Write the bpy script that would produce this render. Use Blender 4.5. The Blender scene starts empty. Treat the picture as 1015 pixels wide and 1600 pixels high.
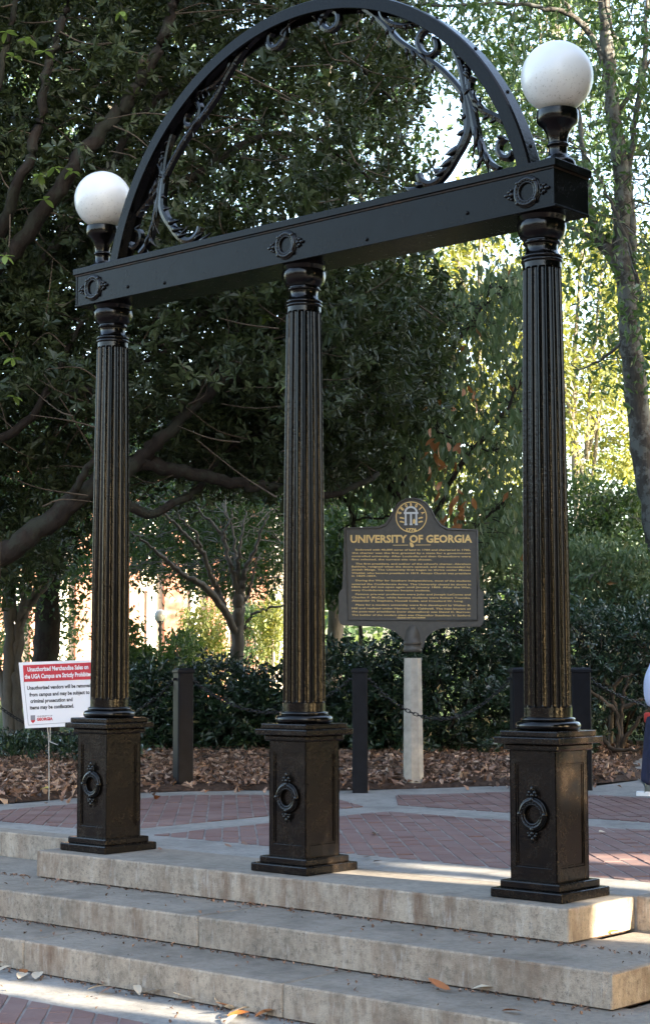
import bpy, bmesh, math, random
import numpy as np
from mathutils import Vector, Matrix

SC = bpy.context.scene
COL = SC.collection
PI = math.pi
random.seed(7)
RG = np.random.default_rng(11)

# ------------------------------------------------------------------ camera
CAM_C = np.array([6.5737, -7.1851, 1.1420])
CAM_R = np.array([0.7459, 0.6661, -0.0020])
CAM_U = np.array([0.0595, -0.0635, 0.9962])
CAM_F = np.array([-0.6635, 0.7431, 0.0870])
FPX = 2706.76
cam_data = bpy.data.cameras.new('camera')
cam_data.sensor_fit = 'VERTICAL'
cam_data.sensor_height = 36.0
cam_data.lens = 36.0 * FPX / 1600.0
cam_data.clip_start = 0.1
cam_data.clip_end = 2000.0
cam = bpy.data.objects.new('camera', cam_data)
COL.objects.link(cam)
_m = Matrix.Identity(4)
for _i in range(3):
    _m[_i][0] = CAM_R[_i]; _m[_i][1] = CAM_U[_i]; _m[_i][2] = -CAM_F[_i]; _m[_i][3] = CAM_C[_i]
cam.matrix_world = _m
SC.camera = cam

# ------------------------------------------------------------------ sky, sun, exposure
SUN_EL = math.radians(19.0)
SUN_AZ = math.radians(6.0)            # from +X towards +Y
SUN_DIR = np.array([math.cos(SUN_EL) * math.cos(SUN_AZ), math.cos(SUN_EL) * math.sin(SUN_AZ), math.sin(SUN_EL)])
world = bpy.data.worlds.new('World')
SC.world = world
world.use_nodes = True
_nt = world.node_tree
_bg = _nt.nodes['Background']
_sky = _nt.nodes.new('ShaderNodeTexSky')
_sky.sky_type = 'NISHITA'
_sky.sun_disc = False
_sky.sun_elevation = SUN_EL
_sky.sun_rotation = PI / 2 - SUN_AZ
_sky.air_density = 1.0
_sky.dust_density = 3.0
_sky.ozone_density = 1.0
_nt.links.new(_sky.outputs['Color'], _bg.inputs['Color'])
_bg.inputs['Strength'].default_value = 0.15
sun_data = bpy.data.lights.new('sun', 'SUN')
sun_data.energy = 5.0
sun_data.angle = math.radians(0.53)
sun_data.color = (1.0, 0.90, 0.74)
sun = bpy.data.objects.new('sun', sun_data)
COL.objects.link(sun)
sun.rotation_euler = Vector(SUN_DIR).to_track_quat('Z', 'Y').to_euler()
sun.location = (30, 5, 30)
SC.view_settings.view_transform = 'Standard'
SC.view_settings.look = 'None'
SC.view_settings.exposure = 3.0
SC.view_settings.gamma = 1.0
SC.view_settings.use_curve_mapping = False
SC.view_settings.use_white_balance = True          # the phone's shade setting
SC.view_settings.white_balance_temperature = 6950
SC.view_settings.white_balance_tint = 10
SC.cycles.max_bounces = 8
SC.cycles.transparent_max_bounces = 8

# ------------------------------------------------------------------ helpers
def at_d(u, v, d):
    return CAM_C + d * (CAM_F + CAM_R * ((u - 507.5) / FPX) + CAM_U * ((800.0 - v) / FPX))
def at_z(u, v, z=0.0):
    r = at_d(u, v, 1.0) - CAM_C
    return CAM_C + r * ((z - CAM_C[2]) / r[2])
def at_y(u, v, y=0.0):
    r = at_d(u, v, 1.0) - CAM_C
    return CAM_C + r * ((y - CAM_C[1]) / r[1])

def link(o, parent=None):
    COL.objects.link(o)
    if parent is not None:
        o.parent = parent
    return o
def tag(o, label=None, cat=None, group=None, kind=None):
    if label: o['label'] = label
    if cat: o['category'] = cat
    if group: o['group'] = group
    if kind: o['kind'] = kind
    return o
def empty(name, loc=(0, 0, 0), rz=0.0):
    o = bpy.data.objects.new(name, None)
    o.empty_display_size = 0.2
    o.location = loc
    o.rotation_euler = (0, 0, rz)
    COL.objects.link(o)
    return o
def thing(name, label, cat, loc=(0, 0, 0), rz=0.0, group=None):
    return tag(empty(name, loc, rz), label, cat, group)
def copy_tree(o, parent=None):
    c = o.copy()
    COL.objects.link(c)
    c.parent = parent
    for ch in list(o.children):
        copy_tree(ch, c)
    return c

def fast_mesh(name, verts, faces, mats=(), attrs=None, smooth=False):
    """verts (N,3), faces (M,k): one numpy block of k-gons."""
    me = bpy.data.meshes.new(name)
    verts = np.asarray(verts, dtype=np.float32)
    faces = np.asarray(faces, dtype=np.int32)
    M, k = faces.shape
    me.vertices.add(len(verts)); me.vertices.foreach_set('co', verts.ravel())
    me.loops.add(M * k); me.loops.foreach_set('vertex_index', faces.ravel())
    me.polygons.add(M)
    me.polygons.foreach_set('loop_start', np.arange(0, M * k, k, dtype=np.int32))
    me.polygons.foreach_set('use_smooth', np.full(M, smooth, dtype=bool))
    for a, vals in (attrs or {}).items():
        at = me.attributes.new(a, 'FLOAT', 'POINT')
        at.data.foreach_set('value', np.asarray(vals, dtype=np.float32))
    me.update(calc_edges=True)
    for m in mats: me.materials.append(m)
    return me
def obj(name, me, parent=None, loc=None):
    o = bpy.data.objects.new(name, me)
    if loc is not None: o.location = loc
    return link(o, parent)
def bm_obj(name, bm, mat, parent=None, loc=None, smooth=False):
    me = bpy.data.meshes.new(name)
    bmesh.ops.recalc_face_normals(bm, faces=bm.faces)
    if smooth:
        for f in bm.faces: f.smooth = True
    bm.to_mesh(me); bm.free()
    for m in (mat if isinstance(mat, (list, tuple)) else (mat,)): me.materials.append(m)
    return obj(name, me, parent, loc)

def add_box(bm, x0, x1, y0, y1, z0, z1, bev=0.0, mat=0):
    vs = [bm.verts.new(p) for p in ((x0,y0,z0),(x1,y0,z0),(x1,y1,z0),(x0,y1,z0),(x0,y0,z1),(x1,y0,z1),(x1,y1,z1),(x0,y1,z1))]
    fs = [bm.faces.new([vs[i] for i in q]) for q in ((3,2,1,0),(4,5,6,7),(0,1,5,4),(1,2,6,5),(2,3,7,6),(3,0,4,7))]
    for f in fs: f.material_index = mat
    if bev > 0:
        es = list({e for f in fs for e in f.edges})
        bmesh.ops.bevel(bm, geom=es, offset=bev, segments=2, profile=0.5, affect='EDGES')
def add_prism(bm, pts, z0, z1, bev=0.0):
    """pts: polygon in xy, counter-clockwise."""
    lo = [bm.verts.new((p[0], p[1], z0)) for p in pts]
    hi = [bm.verts.new((p[0], p[1], z1)) for p in pts]
    n = len(pts)
    top = bm.faces.new(hi); bm.faces.new(lo[::-1])
    for i in range(n):
        bm.faces.new((lo[i], lo[(i+1) % n], hi[(i+1) % n], hi[i]))
    if bev > 0:
        bmesh.ops.bevel(bm, geom=list(top.edges), offset=bev, segments=1, affect='EDGES')
def add_lathe(bm, prof, seg=32, cx=0, cy=0, fn=None, cap=True):
    """prof: (radius, z) from bottom to top; fn(i_ring, angle) multiplies the radius."""
    rings = []
    for i, (r, z) in enumerate(prof):
        rings.append([bm.verts.new((cx + r * (fn(i, 2*PI*k/seg) if fn else 1) * math.cos(2*PI*k/seg),
                                    cy + r * (fn(i, 2*PI*k/seg) if fn else 1) * math.sin(2*PI*k/seg), z)) for k in range(seg)])
    for a, b in zip(rings, rings[1:]):
        for k in range(seg):
            bm.faces.new((a[k], a[(k+1) % seg], b[(k+1) % seg], b[k]))
    if cap:
        bm.faces.new(rings[0][::-1]); bm.faces.new(rings[-1])
def catmull(P, n=6):
    P = [np.asarray(p, float) for p in P]
    if len(P) < 3:
        return [P[0] + (P[-1]-P[0]) * t for t in np.linspace(0, 1, n+1)]
    Q = [2*P[0]-P[1]] + P + [2*P[-1]-P[-2]]
    out = []
    for i in range(1, len(Q)-2):
        p0, p1, p2, p3 = Q[i-1:i+3]
        for k in range(n):
            t = k / n
            out.append(0.5*((2*p1)+(-p0+p2)*t+(2*p0-5*p1+4*p2-p3)*t*t+(-p0+3*p1-3*p2+p3)*t**3))
    out.append(P[-1])
    return out
class Tubes:
    """collects tapered tubes into one mesh"""
    def __init__(s): s.v = []; s.f = []; s.n = 0
    def add(s, pts, radii, seg=7, rough=0.0):
        pts = np.asarray(pts, float); m = len(pts)
        radii = np.asarray(radii, float)
        T = np.gradient(pts, axis=0); T /= (np.linalg.norm(T, axis=1, keepdims=True) + 1e-9)
        ref = np.array([0.31, 0.12, 0.94]) if abs(T[0][2]) < 0.8 else np.array([0.9, 0.3, 0.1])
        A = np.cross(T, ref); A /= (np.linalg.norm(A, axis=1, keepdims=True) + 1e-9)
        B = np.cross(T, A)
        ang = np.linspace(0, 2*PI, seg, endpoint=False)
        rr = radii[:, None] * np.ones((1, seg))
        if rough: rr = rr * (1 + RG.normal(0, rough, (m, seg)))
        V = pts[:, None, :] + rr[:, :, None] * (A[:, None, :]*np.cos(ang)[None, :, None] + B[:, None, :]*np.sin(ang)[None, :, None])
        s.v.append(V.reshape(-1, 3))
        i = np.arange(m-1)[:, None]*seg; k = np.arange(seg)[None, :]
        a = s.n + i + k; b = s.n + i + (k+1) % seg
        s.f.append(np.stack([a, b, b+seg, a+seg], -1).reshape(-1, 4))
        s.n += m*seg
    def mesh(s, name, mat):
        return fast_mesh(name, np.concatenate(s.v), np.concatenate(s.f), (mat,), smooth=True)
def limb(tb, pts, r0, r1, n=6, seg=8, rough=0.04, wob=0.0):
    Q = np.array(catmull(pts, n))
    if wob: Q[1:-1] += RG.normal(0, wob, Q[1:-1].shape)
    tb.add(Q, np.linspace(r0, r1, len(Q)), seg, rough)
    return Q

# ------------------------------------------------------------------ materials
def new_mat(name):
    m = bpy.data.materials.new(name); m.use_nodes = True
    nt = m.node_tree
    return m, nt, nt.nodes['Principled BSDF']
def nd(nt, t, **kw):
    n = nt.nodes.new(t)
    for k, v in kw.items(): setattr(n, k, v)
    return n
def noise(nt, scale, detail=4.0, rough=0.55, vec=None, stretch=None, dist=0.0):
    n = nd(nt, 'ShaderNodeTexNoise')
    n.inputs['Scale'].default_value = scale; n.inputs['Detail'].default_value = detail
    n.inputs['Roughness'].default_value = rough; n.inputs['Distortion'].default_value = dist
    if vec is None:
        vec = nd(nt, 'ShaderNodeTexCoord').outputs['Object']
    if stretch:
        mp = nd(nt, 'ShaderNodeMapping'); mp.inputs['Scale'].default_value = stretch
        nt.links.new(vec, mp.inputs['Vector']); vec = mp.outputs['Vector']
    nt.links.new(vec, n.inputs['Vector'])
    return n.outputs['Fac']
def ramp(nt, fac, stops, interp='LINEAR'):
    r = nd(nt, 'ShaderNodeValToRGB'); r.color_ramp.interpolation = interp
    e = r.color_ramp.elements
    while len(e) < len(stops): e.new(0.5)
    for el, (p, c) in zip(e, stops):
        el.position = p
        el.color = (c[0], c[1], c[2], 1) if not isinstance(c, (int, float)) else (c, c, c, 1)
    nt.links.new(fac, r.inputs['Fac'])
    return r.outputs['Color']
def mix(nt, fac, a, b, mode='MIX'):
    n = nd(nt, 'ShaderNodeMix', data_type='RGBA', blend_type=mode)
    for sock, val in ((n.inputs[0], fac), (n.inputs[6], a), (n.inputs[7], b)):
        if hasattr(val, 'is_linked'): nt.links.new(val, sock)
        elif isinstance(val, (int, float)): sock.default_value = val
        else: sock.default_value = (*val, 1)
    return n.outputs[2]
def bump(nt, b, h, strength=0.3, dist=0.01):
    n = nd(nt, 'ShaderNodeBump'); n.inputs['Strength'].default_value = strength; n.inputs['Distance'].default_value = dist
    nt.links.new(h, n.inputs['Height']); nt.links.new(n.outputs['Normal'], b.inputs['Normal'])
def world_pos(nt):
    return nd(nt, 'ShaderNodeNewGeometry').outputs['Position']
def simple(name, col, rough=0.6, metal=0.0, spec=0.5, nscale=None, var=0.25, bmp=0.0):
    m, nt, b = new_mat(name)
    b.inputs['Roughness'].default_value = rough; b.inputs['Metallic'].default_value = metal
    b.inputs['Specular IOR Level'].default_value = spec
    if nscale:
        f = noise(nt, nscale, vec=world_pos(nt))
        c = ramp(nt, f, [(0.3, tuple(x*(1-var) for x in col)), (0.7, tuple(x*(1+var) for x in col))])
        nt.links.new(c, b.inputs['Base Color'])
        if bmp: bump(nt, b, f, bmp, 0.01)
    else:
        b.inputs['Base Color'].default_value = (*col, 1)
    return m
def leaf_mat(name, stops, rough=0.4, transl=0.3, tr_col=None, spec=0.5):
    """colour from a random number stored per leaf; light passes through the blade"""
    m, nt, b = new_mat(name)
    at = nd(nt, 'ShaderNodeAttribute', attribute_name='rnd')
    c = ramp(nt, at.outputs['Fac'], stops)
    nt.links.new(c, b.inputs['Base Color'])
    b.inputs['Roughness'].default_value = rough
    b.inputs['Specular IOR Level'].default_value = spec
    t = nd(nt, 'ShaderNodeBsdfTranslucent')
    if tr_col: nt.links.new(mix(nt, 1.0, c, tr_col, 'MULTIPLY'), t.inputs['Color'])
    else: nt.links.new(c, t.inputs['Color'])
    ms = nd(nt, 'ShaderNodeMixShader'); ms.inputs[0].default_value = transl
    nt.links.new(b.outputs[0], ms.inputs[1]); nt.links.new(t.outputs[0], ms.inputs[2])
    nt.links.new(ms.outputs[0], nt.nodes['Material Output'].inputs['Surface'])
    return m

# black gloss paint over cast iron: slightly uneven and worn, brown street reflection painted into the colour
def iron_mat(name, rough_lo, rough_hi, brown, spec=0.4):
    m, nt, b = new_mat(name)
    p = world_pos(nt)
    f = noise(nt, 9.0, 6, 0.65, vec=p)
    f2 = noise(nt, 60.0, 4, 0.6, vec=p)
    c = ramp(nt, f, [(0.35, (0.003, 0.003, 0.0034)), (0.55, tuple(x*0.5 for x in brown)), (0.72, brown)])
    nt.links.new(c, b.inputs['Base Color'])
    r = ramp(nt, mix(nt, 0.5, f, f2), [(0.35, rough_lo), (0.65, rough_hi)])
    nt.links.new(r, b.inputs['Roughness'])
    bump(nt, b, mix(nt, 0.6, f, f2), 0.28, 0.007)
    b.inputs['Specular IOR Level'].default_value = spec
    return m
M = {}
M['iron'] = iron_mat('black_gloss_iron', 0.07, 0.19, (0.005, 0.0042, 0.0038), 0.30)
M['iron_street_tint'] = iron_mat('black_street_tint_iron', 0.13, 0.34, (0.014, 0.0095, 0.0065), 0.28)  # pedestal brown is the mirrored street, put into the base colour
M['iron_beam'] = iron_mat('black_satin_iron', 0.13, 0.30, (0.006, 0.0055, 0.0055), 0.115)
M['iron_rust'] = iron_mat('rust_edged_iron', 0.4, 0.6, (0.06, 0.032, 0.018), 0.2)
M['bollard'] = simple('bollard_black', (0.007, 0.008, 0.011), 0.45, spec=0.15, nscale=14, var=0.3, bmp=0.1)
M['chain'] = simple('chain_iron', (0.02, 0.02, 0.022), 0.4, 0.6)

def concrete(name, base, tread, stain, streak):
    """risers keep the pale cast surface; upward faces carry a film of grey dirt"""
    m, nt, b = new_mat(name)
    p = world_pos(nt)
    f1 = noise(nt, 1.6, 6, 0.6, vec=p)
    f2 = noise(nt, 24, 5, 0.7, vec=p)
    f3 = noise(nt, 150, 2, 0.5, vec=p)
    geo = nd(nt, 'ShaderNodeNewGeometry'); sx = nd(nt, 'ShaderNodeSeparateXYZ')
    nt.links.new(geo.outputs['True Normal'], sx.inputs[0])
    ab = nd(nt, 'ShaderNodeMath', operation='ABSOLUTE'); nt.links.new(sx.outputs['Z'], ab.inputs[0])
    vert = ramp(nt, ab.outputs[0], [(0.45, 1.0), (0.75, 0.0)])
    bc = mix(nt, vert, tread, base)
    f4 = noise(nt, 5.0, 6, 0.7, vec=p)
    v = ramp(nt, mix(nt, 0.5, f1, f4), [(0.34, 0.55), (0.5, 1.0), (0.66, 1.25)])
    c = mix(nt, 1.0, bc, v, 'MULTIPLY')
    c = mix(nt, ramp(nt, f2, [(0.45, 0.0), (0.75, 0.6)]), c, tuple(x*0.45 for x in tread))
    if streak:        # rust and dirt runs on the risers: long in z, patchy along the step
        s = noise(nt, 9.0, 5, 0.65, vec=p, stretch=(1, 1, 0.22))
        g = noise(nt, 1.3, 2, 0.5, vec=p)
        k = mix(nt, 1.0, ramp(nt, s, [(0.42, 0.0), (0.66, 1.0)]), ramp(nt, g, [(0.38, 0.15), (0.58, 0.85)]), 'MULTIPLY')
        k = mix(nt, 1.0, k, vert, 'MULTIPLY')
        c = mix(nt, k, c, stain)
        blk = noise(nt, 32.0, 6, 0.85, vec=p)
        k2 = mix(nt, 1.0, ramp(nt, blk, [(0.53, 0.0), (0.64, 0.8)]), mix(nt, 1.0, vert, ramp(nt, g, [(0.35, 1.0), (0.62, 0.25)]), 'MULTIPLY'), 'MULTIPLY')
        c = mix(nt, k2, c, (0.085, 0.078, 0.068))
        wsh = noise(nt, 30.0, 3, 0.7, vec=p, stretch=(1, 1, 0.2))
        c = mix(nt, mix(nt, 1.0, ramp(nt, wsh, [(0.55, 0.0), (0.72, 0.3)]), vert, 'MULTIPLY'), c, (0.55, 0.53, 0.49))
    pit = ramp(nt, f3, [(0.64, 0.0), (0.72, 0.7)])
    c = mix(nt, pit, c, tuple(x*0.35 for x in base))
    nt.links.new(c, b.inputs['Base Color'])
    b.inputs['Roughness'].default_value = 0.9
    b.inputs['Specular IOR Level'].default_value = 0.25
    bump(nt, b, mix(nt, 0.5, f2, f3), 0.6, 0.008)
    return m
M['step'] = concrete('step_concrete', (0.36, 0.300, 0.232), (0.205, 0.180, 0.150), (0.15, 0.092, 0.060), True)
M['band'] = concrete('band_concrete', (0.27, 0.255, 0.235), (0.225, 0.218, 0.205), (0.20, 0.14, 0.1), False)
M['mortar'] = simple('mortar', (0.19, 0.175, 0.165), 0.95, spec=0.2, nscale=5, var=0.35)
def brick_mat(name, a, bcol, c3):
    m, nt, b = new_mat(name)
    oi = nd(nt, 'ShaderNodeNewGeometry')
    f = noise(nt, 40, 4, 0.7, vec=oi.outputs['Position'])
    per = noise(nt, 3.1, 1, 0.5, vec=oi.outputs['Position'])
    isl = ramp(nt, oi.outputs['Random Per Island'], [(0.0, a), (0.5, bcol), (1.0, c3)])
    c = mix(nt, ramp(nt, f, [(0.4, 0.0), (0.8, 0.5)]), isl, tuple(x*0.55 for x in bcol))
    c = mix(nt, ramp(nt, per, [(0.4, 0.0), (0.75, 0.35)]), c, (0.22, 0.17, 0.16))
    nt.links.new(c, b.inputs['Base Color'])
    b.inputs['Roughness'].default_value = 0.85; b.inputs['Specular IOR Level'].default_value = 0.3
    bump(nt, b, f, 0.3, 0.004)
    return m
M['paver'] = brick_mat('paver_brick', (0.115, 0.062, 0.057), (0.138, 0.075, 0.067), (0.160, 0.094, 0.084))
M['wallbrick'] = brick_mat('wall_brick', (0.30, 0.135, 0.10), (0.36, 0.17, 0.12), (0.40, 0.20, 0.15))
M['mulch'] = simple('mulch_soil', (0.055, 0.036, 0.027), 0.95, spec=0.1, nscale=30, var=0.55, bmp=0.8)
M['grass_ground'] = simple('lawn_ground', (0.055, 0.085, 0.028), 0.95, spec=0.1, nscale=6, var=0.4, bmp=0.5)
M['asphalt'] = simple('asphalt', (0.05, 0.05, 0.052), 0.9, spec=0.3, nscale=50, var=0.3, bmp=0.3)
def bark(name, a, b2, rough=0.9, scale=14, stretch=(1, 1, 0.35), blot=None):
    m, nt, b = new_mat(name)
    p = world_pos(nt)
    f = noise(nt, scale, 6, 0.7, vec=p, stretch=stretch)
    c = ramp(nt, f, [(0.3, a), (0.7, b2)])
    if blot:
        g = noise(nt, 5.5, 4, 0.65, vec=p)
        c = mix(nt, ramp(nt, g, [(0.48, 0.0), (0.56, 0.85)]), c, blot)
    nt.links.new(c, b.inputs['Base Color'])
    b.inputs['Roughness'].default_value = rough; b.inputs['Specular IOR Level'].default_value = 0.2
    bump(nt, b, f, 0.7, 0.03)
    return m
M['bark_dark'] = bark('bark_dark_brown', (0.015, 0.011, 0.009), (0.036, 0.028, 0.022), blot=(0.032, 0.033, 0.024))
M['bark_grey'] = bark('bark_smooth_grey', (0.11, 0.10, 0.085), (0.20, 0.185, 0.16), scale=7)
M['bark_pale'] = bark('bark_pale_lichen', (0.038, 0.034, 0.030), (0.085, 0.077, 0.069), blot=(0.135, 0.14, 0.13))
M['twig'] = bark('twig_brown', (0.06, 0.044, 0.031), (0.12, 0.09, 0.064))
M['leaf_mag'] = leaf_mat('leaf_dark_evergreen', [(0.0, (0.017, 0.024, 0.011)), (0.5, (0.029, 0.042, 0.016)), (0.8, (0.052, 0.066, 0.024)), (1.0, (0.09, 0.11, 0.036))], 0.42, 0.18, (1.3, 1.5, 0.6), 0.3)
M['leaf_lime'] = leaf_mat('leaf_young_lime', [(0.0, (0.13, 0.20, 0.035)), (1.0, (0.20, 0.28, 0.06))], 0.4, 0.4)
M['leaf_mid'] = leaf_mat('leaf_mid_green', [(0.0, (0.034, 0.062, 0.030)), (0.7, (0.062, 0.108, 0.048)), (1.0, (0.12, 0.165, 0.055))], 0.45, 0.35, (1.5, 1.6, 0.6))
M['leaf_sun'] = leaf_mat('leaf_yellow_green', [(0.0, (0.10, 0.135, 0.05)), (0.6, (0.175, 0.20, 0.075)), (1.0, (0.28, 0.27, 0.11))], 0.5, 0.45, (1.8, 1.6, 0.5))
M['leaf_dog'] = leaf_mat('leaf_drooping_green', [(0.0, (0.06, 0.10, 0.042)), (0.6, (0.10, 0.15, 0.062)), (0.90, (0.15, 0.18, 0.065)), (0.96, (0.22, 0.11, 0.035)), (1.0, (0.30, 0.10, 0.04))], 0.5, 0.35)
M['leaf_autumn'] = leaf_mat('leaf_orange_autumn', [(0.0, (0.17, 0.065, 0.025)), (0.5, (0.34, 0.14, 0.04)), (1.0, (0.22, 0.18, 0.05))], 0.55, 0.3)
M['leaf_hedge'] = leaf_mat('leaf_glossy_hedge', [(0.0, (0.013, 0.03, 0.016)), (0.7, (0.026, 0.056, 0.026)), (1.0, (0.055, 0.085, 0.03))], 0.28, 0.15)
M['leaf_dry'] = leaf_mat('leaf_dry_litter', [(0.0, (0.06, 0.038, 0.028)), (0.4, (0.17, 0.098, 0.066)), (0.75, (0.33, 0.205, 0.145)), (1.0, (0.50, 0.37, 0.28))], 0.6, 0.08)
M['leaf_pale'] = leaf_mat('leaf_dry_pale', [(0.0, (0.40, 0.33, 0.24)), (1.0, (0.55, 0.47, 0.36))], 0.6, 0.1)
M['leaf_rust'] = leaf_mat('leaf_dry_rust', [(0.0, (0.24, 0.075, 0.02)), (1.0, (0.34, 0.13, 0.035))], 0.5, 0.1)
M['leaf_yellow'] = leaf_mat('leaf_dry_yellow', [(0.0, (0.50, 0.40, 0.05)), (1.0, (0.55, 0.45, 0.08))], 0.5, 0.2)
# ================================================================== GROUND, STEPS, PLAZA
RISE = 0.1642
ZS = -3 * RISE                       # street-side pavement level
def clip_poly(poly, clip):
    """Sutherland-Hodgman; clip is convex, counter-clockwise."""
    out = list(poly)
    for i in range(len(clip)):
        a = clip[i]; b = clip[(i+1) % len(clip)]
        ins = lambda p: (b[0]-a[0])*(p[1]-a[1]) - (b[1]-a[1])*(p[0]-a[0]) >= 0
        src, out = out, []
        for j in range(len(src)):
            p, q = src[j-1], src[j]
            if ins(p) != ins(q):
                d1 = (b[0]-a[0])*(p[1]-a[1]) - (b[1]-a[1])*(p[0]-a[0])
                d2 = (b[0]-a[0])*(q[1]-a[1]) - (b[1]-a[1])*(q[0]-a[0])
                t = d1/(d1-d2)
                out.append((p[0]+(q[0]-p[0])*t, p[1]+(q[1]-p[1])*t))
            if ins(q): out.append(q)
        if not out: return []
    return out
def poly_area(p):
    return 0.5*sum(p[i-1][0]*p[i][1]-p[i][0]*p[i-1][1] for i in range(len(p)))

def in_view(x, y, z, mu=10, mv=10):
    r = np.array([x, y, z]) - CAM_C
    d = r @ CAM_F
    if d < 0.5: return False
    u = 507.5 + FPX*(r @ CAM_R)/d; v = 800 - FPX*(r @ CAM_U)/d
    return -mu < u < 1015+mu and -mv < v < 1600+mv

def lay_bricks(panels, z, root, ang, pitch=0.115, length=0.23, joint=0.011, limit=300):
    """running-bond pavers clipped to convex panels; each one a child of root"""
    ca, sa = math.cos(ang), math.sin(ang)
    cells = []
    for pn in panels:
        bm = bmesh.new(); add_prism(bm, pn if poly_area(pn) > 0 else pn[::-1], z-.03, z+.0012)
        bm_obj('mortar_bed', bm, M['mortar'], root)
        P = [(p[0]*ca + p[1]*sa, -p[0]*sa + p[1]*ca) for p in pn]     # into brick axes
        if poly_area(P) < 0: P = P[::-1]
        x0 = min(p[0] for p in P); x1 = max(p[0] for p in P); y0 = min(p[1] for p in P); y1 = max(p[1] for p in P)
        for r in range(int(math.floor(y0/pitch)), int(math.ceil(y1/pitch))+1):
            off = 0.5*length if r % 2 else 0.0
            off += random.uniform(-0.012, 0.012)
            for c in range(int(math.floor((x0-off)/length))-1, int(math.ceil((x1-off)/length))+1):
                bx, by = c*length+off, r*pitch
                j = joint/2*random.uniform(0.7, 1.5)
                q = [(bx+joint/2, by+j), (bx+length-joint/2, by+j), (bx+length-joint/2, by+pitch-j), (bx+joint/2, by+pitch-j)]
                k = clip_poly(q, P)
                if len(k) >= 3 and abs(poly_area(k)) > 0.0012:
                    cut = abs(abs(poly_area(k)) - (length-joint)*(pitch-2*j)) > 1e-4
                    w = [(p[0]*ca - p[1]*sa, p[0]*sa + p[1]*ca) for p in k]
                    cx = sum(p[0] for p in w)/len(w); cy = sum(p[1] for p in w)/len(w)
                    cells.append((w, cx, cy))
    vis = [(math.dist((c[1], c[2]), CAM_C[:2]), c) for c in cells if in_view(c[1], c[2], z)]
    vis.sort(key=lambda t: t[0])
    single = [c for _, c in vis[:limit]]
    ids = {id(c) for c in single}
    for w, cx, cy in single:
        bm = bmesh.new()
        add_prism(bm, [(p[0]-cx, p[1]-cy) for p in w], -0.02, 0.0, 0.003)
        o = bm_obj('brick', bm, M['paver'], root, (cx, cy, z + random.uniform(0.003, 0.008)))
        o.rotation_euler = (random.gauss(0, 0.008), random.gauss(0, 0.008), 0)
    bm = bmesh.new()
    for c in cells:
        if id(c) not in ids:
            dz = random.uniform(0.003, 0.008)
            add_prism(bm, c[0], z-0.02, z+dz)
    if len(bm.verts):
        o = bm_obj('brick', bm, M['paver'], root); tag(o, kind='stuff')
    else: bm.free()

# -- plaza: concrete bands with brick panels, at the level of the arch
PLAZA_FRONT = 0.2675
BED_EDGE = [(-12, 1.45), (-6, 1.45), (-4.98, 1.66), (-4.95, 2.4), (-5.0, 3.2), (-4.67, 3.86), (-4.3, 4.25), (-3.80, 4.66),
            (-3.35, 5.45), (-3.02, 6.1), (-2.45, 6.38), (-2.45, 7.1), (-2.62, 7.9), (-3.24, 8.8), (-4.2, 10.2), (-5.2, 12.5), (-6.5, 16)]
_edge = [tuple(p[:2]) for p in catmull([(x, y, 0) for x, y in BED_EDGE], 4)]
PLAZA_POLY = [(-12, PLAZA_FRONT), (12, PLAZA_FRONT), (12, 16)] + _edge[::-1]
bm = bmesh.new()
add_prism(bm, PLAZA_POLY, -0.60, 0.0, 0.0)
bmesh.ops.triangulate(bm, faces=[f for f in bm.faces if len(f.verts) > 4])
plaza = tag(bm_obj('plaza_pavement', bm, M['band']), kind='structure')
panels = [
    [(-4.42, 0.76), (-2.50, 0.76), (-2.50, 3.42), (-3.2, 3.9), (-4.0, 3.78), (-4.5, 3.3)],
    [(-12, 0.76), (-4.5, 0.76), (-4.62, 1.2), (-12, 1.2)],
    [(-2.07, 0.78), (6.0, 0.78), (6.0, 3.18), (-2.07, 3.18)],
    [(-2.40, 3.74), (6.0, 3.66), (6.0, 5.62), (-1.7, 5.66), (-2.55, 5.5), (-3.05, 4.5)],
]
lay_bricks(panels, 0.0, plaza, math.radians(135))

# -- street-side pavement below the steps
bm = bmesh.new()
add_prism(bm, [(-14, -7.6), (14, -7.6), (14, 0.4), (-14, 0.4)], ZS-0.3, ZS)
pav = tag(bm_obj('street_pavement', bm, M['band']), kind='structure')
lay_bricks([[(-9, -7.3), (9, -7.3), (9, -1.72), (-9, -1.72)]], ZS, pav, math.radians(135), limit=200)
bm = bmesh.new(); add_box(bm, -80, 80, -27, -7.6, ZS-0.6, ZS-0.14)
tag(bm_obj('asphalt_road', bm, M['asphalt']), kind='structure')
bm = bmesh.new(); add_box(bm, -80, 80, -31, -27, ZS-0.6, ZS)
tag(bm_obj('far_pavement', bm, M['asphalt']), kind='structure')

# -- terrain sheet out to the horizon; a leaf-strewn bed rises behind the plaza
def bed_height(x, y):
    inside = 0.0
    best = 1e9
    for a, b in zip(_edge, _edge[1:]):
        dx, dy = b[0]-a[0], b[1]-a[1]
        t = max(0, min(1, ((x-a[0])*dx+(y-a[1])*dy)/(dx*dx+dy*dy+1e-9)))
        best = min(best, math.hypot(x-a[0]-t*dx, y-a[1]-t*dy))
    xe = np.interp(y, [p[1] for p in BED_EDGE], [p[0] for p in BED_EDGE])
    s = best if (x < xe and y > 1.4) else -best
    h = 0.02 + 0.15*max(0, min(1, s/2.2))**0.8
    return (h if s > 0 else -0.12), s
BEDW = []
xs = np.concatenate([np.linspace(-400, -24, 14), np.linspace(-22, 2, 110), np.linspace(4, 400, 20)])
ys = np.concatenate([np.linspace(0.5, 20, 92), np.linspace(22, 600, 24)])
V = []
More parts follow.
